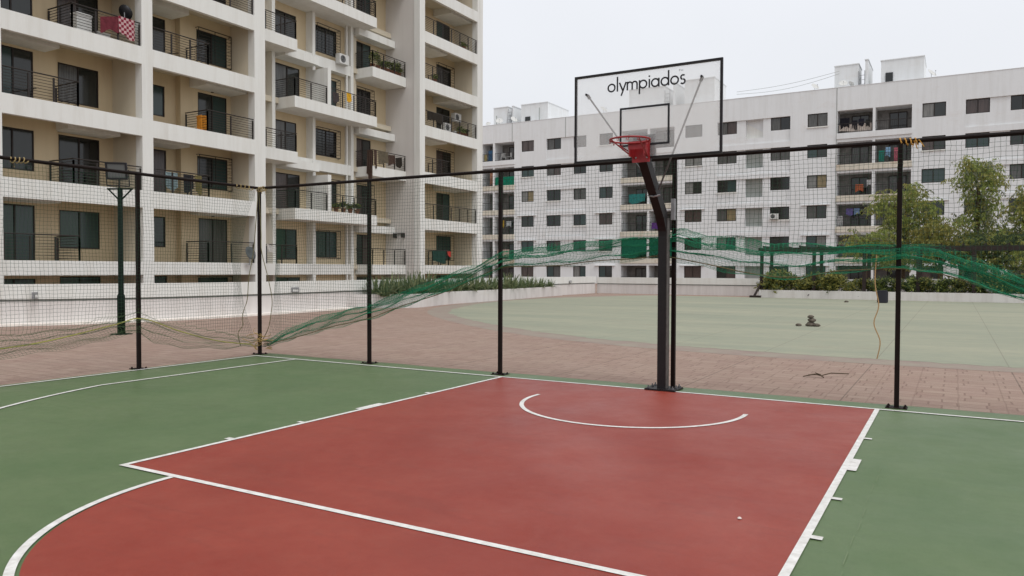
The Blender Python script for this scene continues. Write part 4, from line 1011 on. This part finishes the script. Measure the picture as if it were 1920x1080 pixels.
# right planter
pr = thing('planter', (0, 36, 0), 'long white planter with a clipped hedge under the pergola', 'planter')
fr2 = [(-6.35, 35.3), (6.0, 35.05), (13, 34.8)]
b = MB(); ribbon(b, fr2, 0, .44, -.15, 0); ribbon(b, [(-6.35, 36.9), (-6.35, 35.2)], 0, .44, .0, .12); b.build('planter_wall', LOWW, pr)
b = MB(); b.face([(-6.3, 35.35, .37), (13, 34.9, .37), (13, 37.2, .37), (-6.3, 37.2, .37)]); b.build('soil', SOIL, pr)
b = MB(); ribbon(b, [(.9, 37.25), (13, 37.4)], 0, 1.12, 0, .15); b.build('rear_upstand', LOWW, pr)
def bush(seed, mats, h=.95, n=1300):
    rnd = random.Random(seed); b = MB()
    for k in range(15):
        c = (rnd.uniform(-.42, .42), rnd.uniform(-.4, .4), h*rnd.uniform(.1, .9)); leaf_cloud(b, c, (.32, .28, h*.22), n//15, .2, rnd, .34, [0, 0, 1], -.45)
    return b.build('hedge_bush', mats)
bp_ = [bush(80, [LEAF_B, LEAF_A]), bush(81, [LEAF_B, LEAF_R]), bush(82, [LEAF_A, LEAF_B]), bush(83, [LEAF_A, LEAF_C])]
seen = set()
for i in range(27):
    x = -6.0+.72*i; k = (0 if i % 2 else 1) if i < 7 else (2 if i % 2 else 3)
    o = bp_[k] if k not in seen else bp_[k].copy()
    if k in seen: C.objects.link(o)
    seen.add(k); s = (1.1 if i < 6 else .8 if i < 15 else 1.05)*rnd.uniform(.88, 1.1)
    o.location = (x, 35.85+rnd.uniform(-.1, .2), .36); o.rotation_euler = (0, 0, rnd.uniform(0, 6.28)); o.scale = (s, s, s*1.0)
    tag(o, 'yellow-green bush in the left stretch of the hedge under the pergola' if i < 7 else 'dark green bush in the right stretch of the hedge under the pergola', 'bush', 'yellow-green hedge bushes' if i < 7 else 'dark green hedge bushes')
# pergola
pg = thing('pergola', (0, 36.5, 0), 'dark brown steel pergola standing over the hedge and trees at right', 'pergola')
for x in (-6.41, -3.6, -1.06, 1.5, 4.0, 6.6, 9.2):
    for y in (35.5+.08, 38.3):
        b = MB(); b.box(x-.09, x+.09, y-.06, y+.06, .0 if y > 36 else .3, 2.62); b.build('post', WOODD, pg)
b = MB()
b.box(-6.6, 11, 35.5, 35.66, 2.621, 2.84); b.box(-6.6, 11, 38.22, 38.38, 2.621, 2.84); b.build('beam', WOODD, pg)
for i in range(18):
    x = -6.3+.98*i; b = MB(); b.box(x-.03, x+.03, 35.3, 38.6, 2.845, 2.95); b.build('rafter', WOODD, pg)
b = MB(); b.prism((-6.75, 35.1, .03), (-6.45, 35.5, .75), .07, 5); b.box(-6.95, -6.35, 34.95, 35.25, 0, .12); b.build('prop', WOODD, pg)
for x, s in ((-3.6, -1), (-1.06, 1)):
    b = MB(); b.prism((x-.25, 35.2, .16), (x+.0, 35.45, .5), .02, 5); b.build('stay', WOODD, pg)
# bollard speaker and pebble
sp_ = thing('garden_speaker', (.17, 31.2, 0), 'rounded dark box speaker standing on the plaza in front of the planter', 'speaker')
b = MB(); ps = []
for i in range(20):
    a = 2*math.pi*i/20; ps.append((.17+.24*abs(math.cos(a))**.5*math.copysign(1, math.cos(a)), 31.2+.2*abs(math.sin(a))**.5*math.copysign(1, math.sin(a))))
b.poly(ps, .03, .56); b.poly([(.17+(x-.17)*.85, 31.2+(y-31.2)*.85) for x, y in ps], .56, .61); b.build('body', mat('dark_plastic', (.025, .025, .035), .6, .3), sp_)
b = MB(); b.poly([(.17+(x-.17)*.8, 31.2+(y-31.2)*.8) for x, y in ps], 0, .03); b.build('foot', PLASTB, sp_)
o = rock(.12, 31); o.location = (-1.4, 30.9, 0); tag(o, 'lone small dark stone on the plaza left of the dark box', 'stone')

# ------------------------------------------------------------------ floodlight pole
fx, fy = -13.62, 1.41
fl = thing('floodlight_pole', (fx, fy, 0), 'dark green floodlight pole on the paving behind the left net', 'lamp post')
b = MB(); b.lathe((fx, fy, 0), [(.001, .02), (.085, .02), (.085, .9), (.06, .95), (.055, 3.4), (.001, 3.4)], 12); b.build('pole', DGREEN, fl, True)
b = MB(); b.box(fx-.17, fx+.17, fy-.17, fy+.17, 0, .02); b.build('base_plate', DGREEN, fl)
dirv = Vector((.86, .5, 0))     # crossbar direction, roughly across the view
b = MB(); c = Vector((fx, fy, 3.38))
b.prism(c-dirv*.3, c+dirv*.3, .025, 4); b.prism(c-dirv*.28, c-Vector((0, 0, .28)), .02, 4); b.prism(c+dirv*.28, c-Vector((0, 0, .28)), .02, 4); b.build('bracket', DGREEN, fl)
def lamp(cx, cy, cz, rz, tilt, mt):
    def tf(u, v, w):
        y = v*math.cos(tilt)-w*math.sin(tilt); z = v*math.sin(tilt)+w*math.cos(tilt)
        return (cx+u*math.cos(rz)-y*math.sin(rz), cy+u*math.sin(rz)+y*math.cos(rz), cz+z)
    b = MB(tf); b.box(-.21, .21, -.05, .07, 0, .36); b.box(-.23, .23, .055, .085, -.02, .02); b.box(-.23, .23, .055, .085, .34, .38); b.box(-.23, -.19, .055, .085, .02, .34); b.box(.19, .23, .055, .085, .02, .34)
    b.box(-.12, .12, -.11, -.05, .06, .3)
    l_ = b.build('lamp_head', PLASTB, fl)
    b = MB(tf); b.box(-.185, .185, .065, .075, .025, .335); b.build('lens', mt, l_)
    b = MB(tf); b.box(-.25, -.235, -.01, .02, -.16, .2); b.box(.235, .25, -.01, .02, -.16, .2); b.box(-.25, .25, -.01, .02, -.18, -.16); b.build('yoke', PLASTB, l_)
lens = mat('lamp_glass', (.12, .13, .13), .4, .3)
lamp(fx-.02, fy-.04, 3.62, R(222), R(-14), lens)

# ------------------------------------------------------------------ trees behind the right wall
def tree(loc, clumps, trunk_h, label, mats, seed, cat='tree', leaf=.30, per=1500, asp=.14):
    rnd = random.Random(seed); t_ = thing('leafy_tree', loc, label, cat, 'trees behind the far wall')
    x0, y0, _ = loc; b = MB(); b.prism((x0, y0, 0), (x0+.1, y0, trunk_h), .16, 8, .09)
    for (cx, cy, cz, rx_, rz_) in clumps:
        st = Vector((x0+.05, y0, trunk_h*rnd.uniform(.5, .95))); e = Vector((x0+cx, y0+cy, cz)); mid = (st+e)/2+Vector((rnd.uniform(-.2, .2), rnd.uniform(-.2, .2), .25))
        b.prism(st, mid, .06, 6, .04); b.prism(mid, e, .04, 5, .015)
    b.build('trunk', BARK, t_)
    b = MB()
    for (cx, cy, cz, rx_, rz_) in clumps:
        n = int(per*rx_*rz_); cc = Vector((x0+cx, y0+cy, cz))
        nt_ = int(n/14)
        bright = rnd.random()
        for _ in range(nt_):
            while True:
                p = Vector((rnd.uniform(-1, 1), rnd.uniform(-1, 1), rnd.uniform(-1, 1)))
                if .2 < p.length < 1: break
            p = cc+Vector((p.x*rx_, p.y*rx_, p.z*rz_)); d = Vector((rnd.uniform(-1, 1), rnd.uniform(-1, 1), rnd.uniform(-.2, .9))).normalized()
            b.mi = (0 if rnd.random() < .62 else (1 if rnd.random() < .7 else 2)) if bright < .6 else (1 if rnd.random() < .5 else 0)
            for k in range(14):
                p = p+d*.055; d = (d+Vector((0, 0, -.13))).normalized()
                a = Vector((rnd.uniform(-1, 1), rnd.uniform(-1, 1), rnd.uniform(-1, .1)-.5)).normalized(); s = leaf*rnd.uniform(.5, 1.1); w = a.cross(Vector((rnd.uniform(-1, 1), rnd.uniform(-1, 1), rnd.uniform(-.3, .3)))).normalized()*s*asp
                b.face([p, p+a*s*.5+w, p+a*s, p+a*s*.5-w])
    b.build('crown', mats, t_); return t_
MT = [LEAF_C, LEAF_B, LEAF_P]
tree((.1, 48, 0), [(-.8, 0, 6.4, .9, .55), (.5, .3, 6.6, .9, .9), (1.3, 0, 5.6, .8, .9), (-1.7, .2, 5.8, .8, .35), (0, 0, 5.2, 1.3, .8), (1.9, 0, 4.6, .6, .8), (-.2, 0, 4.0, 1.5, .8), (1.4, 0, 3.2, 1.2, .9), (-.8, .3, 2.8, 1.4, .8)], 5, 'feathery green tree directly right of the right-hand fence post', MT, 1)
tree((4.3, 48.5, 0), [(-.5, 0, 8.4, .8, .45), (.5, .2, 8.2, .9, .55), (.9, 0, 7.5, .7, .6), (-.6, 0, 7.5, .8, .6), (.1, 0, 6.6, 1.0, .8), (.3, .2, 5.6, .9, .8), (-.1, 0, 4.6, 1.1, .9), (.7, 0, 3.6, 1.3, .9), (-.6, 0, 2.8, 1.4, .8)], 7, 'tallest tree, with a drooping tufted top, at the right', MT, 2)
tree((7.4, 47.5, 0), [(-.6, 0, 6.2, .5, .7), (.4, 0, 5.6, .9, .7), (.9, 0, 6.2, .8, .7), (-1.0, 0, 5.0, .9, .8), (.4, 0, 4.6, 1.4, .8), (-.7, 0, 3.6, 1.5, .9), (1.2, 0, 3.5, 1.3, .9), (0, .3, 2.6, 1.6, .8)], 5, 'bushy tree at the right edge of the picture', [LEAF_B, LEAF_C, LEAF_P], 3)
tree((2.3, 46, 0), [(-.7, 0, 4.0, .9, .6), (.4, 0, 4.3, .8, .6), (0, 0, 3.2, 1.3, .7), (1.2, 0, 3.2, .9, .6), (-1.0, 0, 2.5, 1.1, .6)], 3, 'low yellowish tree between the two taller ones', [LEAF_B, LEAF_D, LEAF_C], 4)
tree((-1.8, 45.5, 0), [(-.3, 0, 3.6, 1.1, .5), (.8, 0, 3.6, 1.0, .6), (0, 0, 2.9, 1.2, .5), (1.2, 0, 2.5, 1.1, .6)], 2.6, 'low spreading tree left of the right-hand fence post', [LEAF_C, LEAF_B, LEAF_P], 5)
tree((5.2, 44.5, 0), [(-1.2, 0, 3.0, 1.0, .6), (0, 0, 3.4, 1.1, .6), (1.2, 0, 3.2, 1.1, .7), (-.5, 0, 2.3, 1.3, .6), (1.0, 0, 2.2, 1.3, .6)], 2.5, 'low dark tree in front of the tallest tree, over the pergola', [LEAF_A, LEAF_C, LEAF_B], 6)
tree((3.4, 44.8, 0), [(-.2, 0, 3.1, .55, .4), (.3, 0, 2.8, .6, .4)], 2.2, 'small ochre-leaved tree above the pergola beam', [LEAF_D, LEAF_B, LEAF_D], 7)

# ------------------------------------------------------------------ light, world, camera
sun = bpy.data.lights.new('sun', 'SUN'); sun.energy = 1.1; sun.angle = R(25); sun.color = (1, .985, .96)
so = bpy.data.objects.new('sun', sun); C.objects.link(so)
el, az = R(58), R(-25)   # az measured from +X
d = Vector((math.cos(el)*math.cos(az), math.cos(el)*math.sin(az), math.sin(el)))
so.rotation_euler = d.to_track_quat('Z', 'Y').to_euler(); so.location = (20, -10, 40)
w = bpy.data.worlds.new('World'); bpy.context.scene.world = w; w.use_nodes = True; nt = w.node_tree
bg = nt.nodes['Background']; sky = nt.nodes.new('ShaderNodeTexSky'); sky.sky_type = 'NISHITA'; sky.sun_disc = False
sky.sun_elevation = el; sky.sun_rotation = math.atan2(d.x, d.y); sky.dust_density = 3; sky.air_density = 1
hs = nt.nodes.new('ShaderNodeHueSaturation'); hs.inputs['Saturation'].default_value = .35; nt.links.new(sky.outputs[0], hs.inputs['Color'])
tc = nt.nodes.new('ShaderNodeTexCoord'); sxz = nt.nodes.new('ShaderNodeSeparateXYZ'); nt.links.new(tc.outputs['Generated'], sxz.inputs[0])
rp = nt.nodes.new('ShaderNodeValToRGB'); e = rp.color_ramp.elements
e[0].position = 0; e[0].color = (.70, .72, .75, 1); e[1].position = 1; e[1].color = (1, 1, 1, 1)
e2 = rp.color_ramp.elements.new(.35); e2.color = (.78, .80, .845, 1)
nt.links.new(sxz.outputs['Z'], rp.inputs[0])
nz = nt.nodes.new('ShaderNodeTexNoise'); nz.inputs['Scale'].default_value = 1.6; nz.inputs['Detail'].default_value = 6; nt.links.new(tc.outputs['Generated'], nz.inputs['Vector'])
nr = nt.nodes.new('ShaderNodeMapRange'); nr.inputs['To Min'].default_value = 9.2; nr.inputs['To Max'].default_value = 11.3; nt.links.new(nz.outputs['Fac'], nr.inputs['Value'])
sc_ = nt.nodes.new('ShaderNodeVectorMath'); sc_.operation = 'SCALE'; nt.links.new(rp.outputs[0], sc_.inputs[0]); nt.links.new(nr.outputs[0], sc_.inputs['Scale'])
mx = nt.nodes.new('ShaderNodeMix'); mx.data_type = 'RGBA'; mx.inputs[0].default_value = .9
nt.links.new(hs.outputs[0], mx.inputs[6]); nt.links.new(sc_.outputs[0], mx.inputs[7]); nt.links.new(mx.outputs[2], bg.inputs[0])
bg.inputs[1].default_value = .105

cam = bpy.data.cameras.new('camera'); co = bpy.data.objects.new('camera', cam); C.objects.link(co)
yaw, pitch, roll = .5267, -.0241, .0035
f = Vector((-math.sin(yaw)*math.cos(pitch), math.cos(yaw)*math.cos(pitch), math.sin(pitch)))
r = Vector((math.cos(yaw), math.sin(yaw), 0)); u = r.cross(f)
r2 = r*math.cos(roll)+u*math.sin(roll); u2 = -r*math.sin(roll)+u*math.cos(roll)
M = Matrix(((r2.x, u2.x, -f.x, 3.1421), (r2.y, u2.y, -f.y, -9.3163), (r2.z, u2.z, -f.z, 1.5394), (0, 0, 0, 1)))
co.matrix_world = M; cam.sensor_width = 36; cam.lens = 1426.7/1920*36; cam.clip_end = 2000; cam.clip_start = .05
s = bpy.context.scene; s.camera = co
s.view_settings.view_transform = 'Standard'; s.view_settings.look = 'None'; s.view_settings.exposure = .12; s.view_settings.gamma = 1
s.cycles.transparent_max_bounces = 16
for o in bpy.data.objects:
    if '_o' in o: del o['_o']
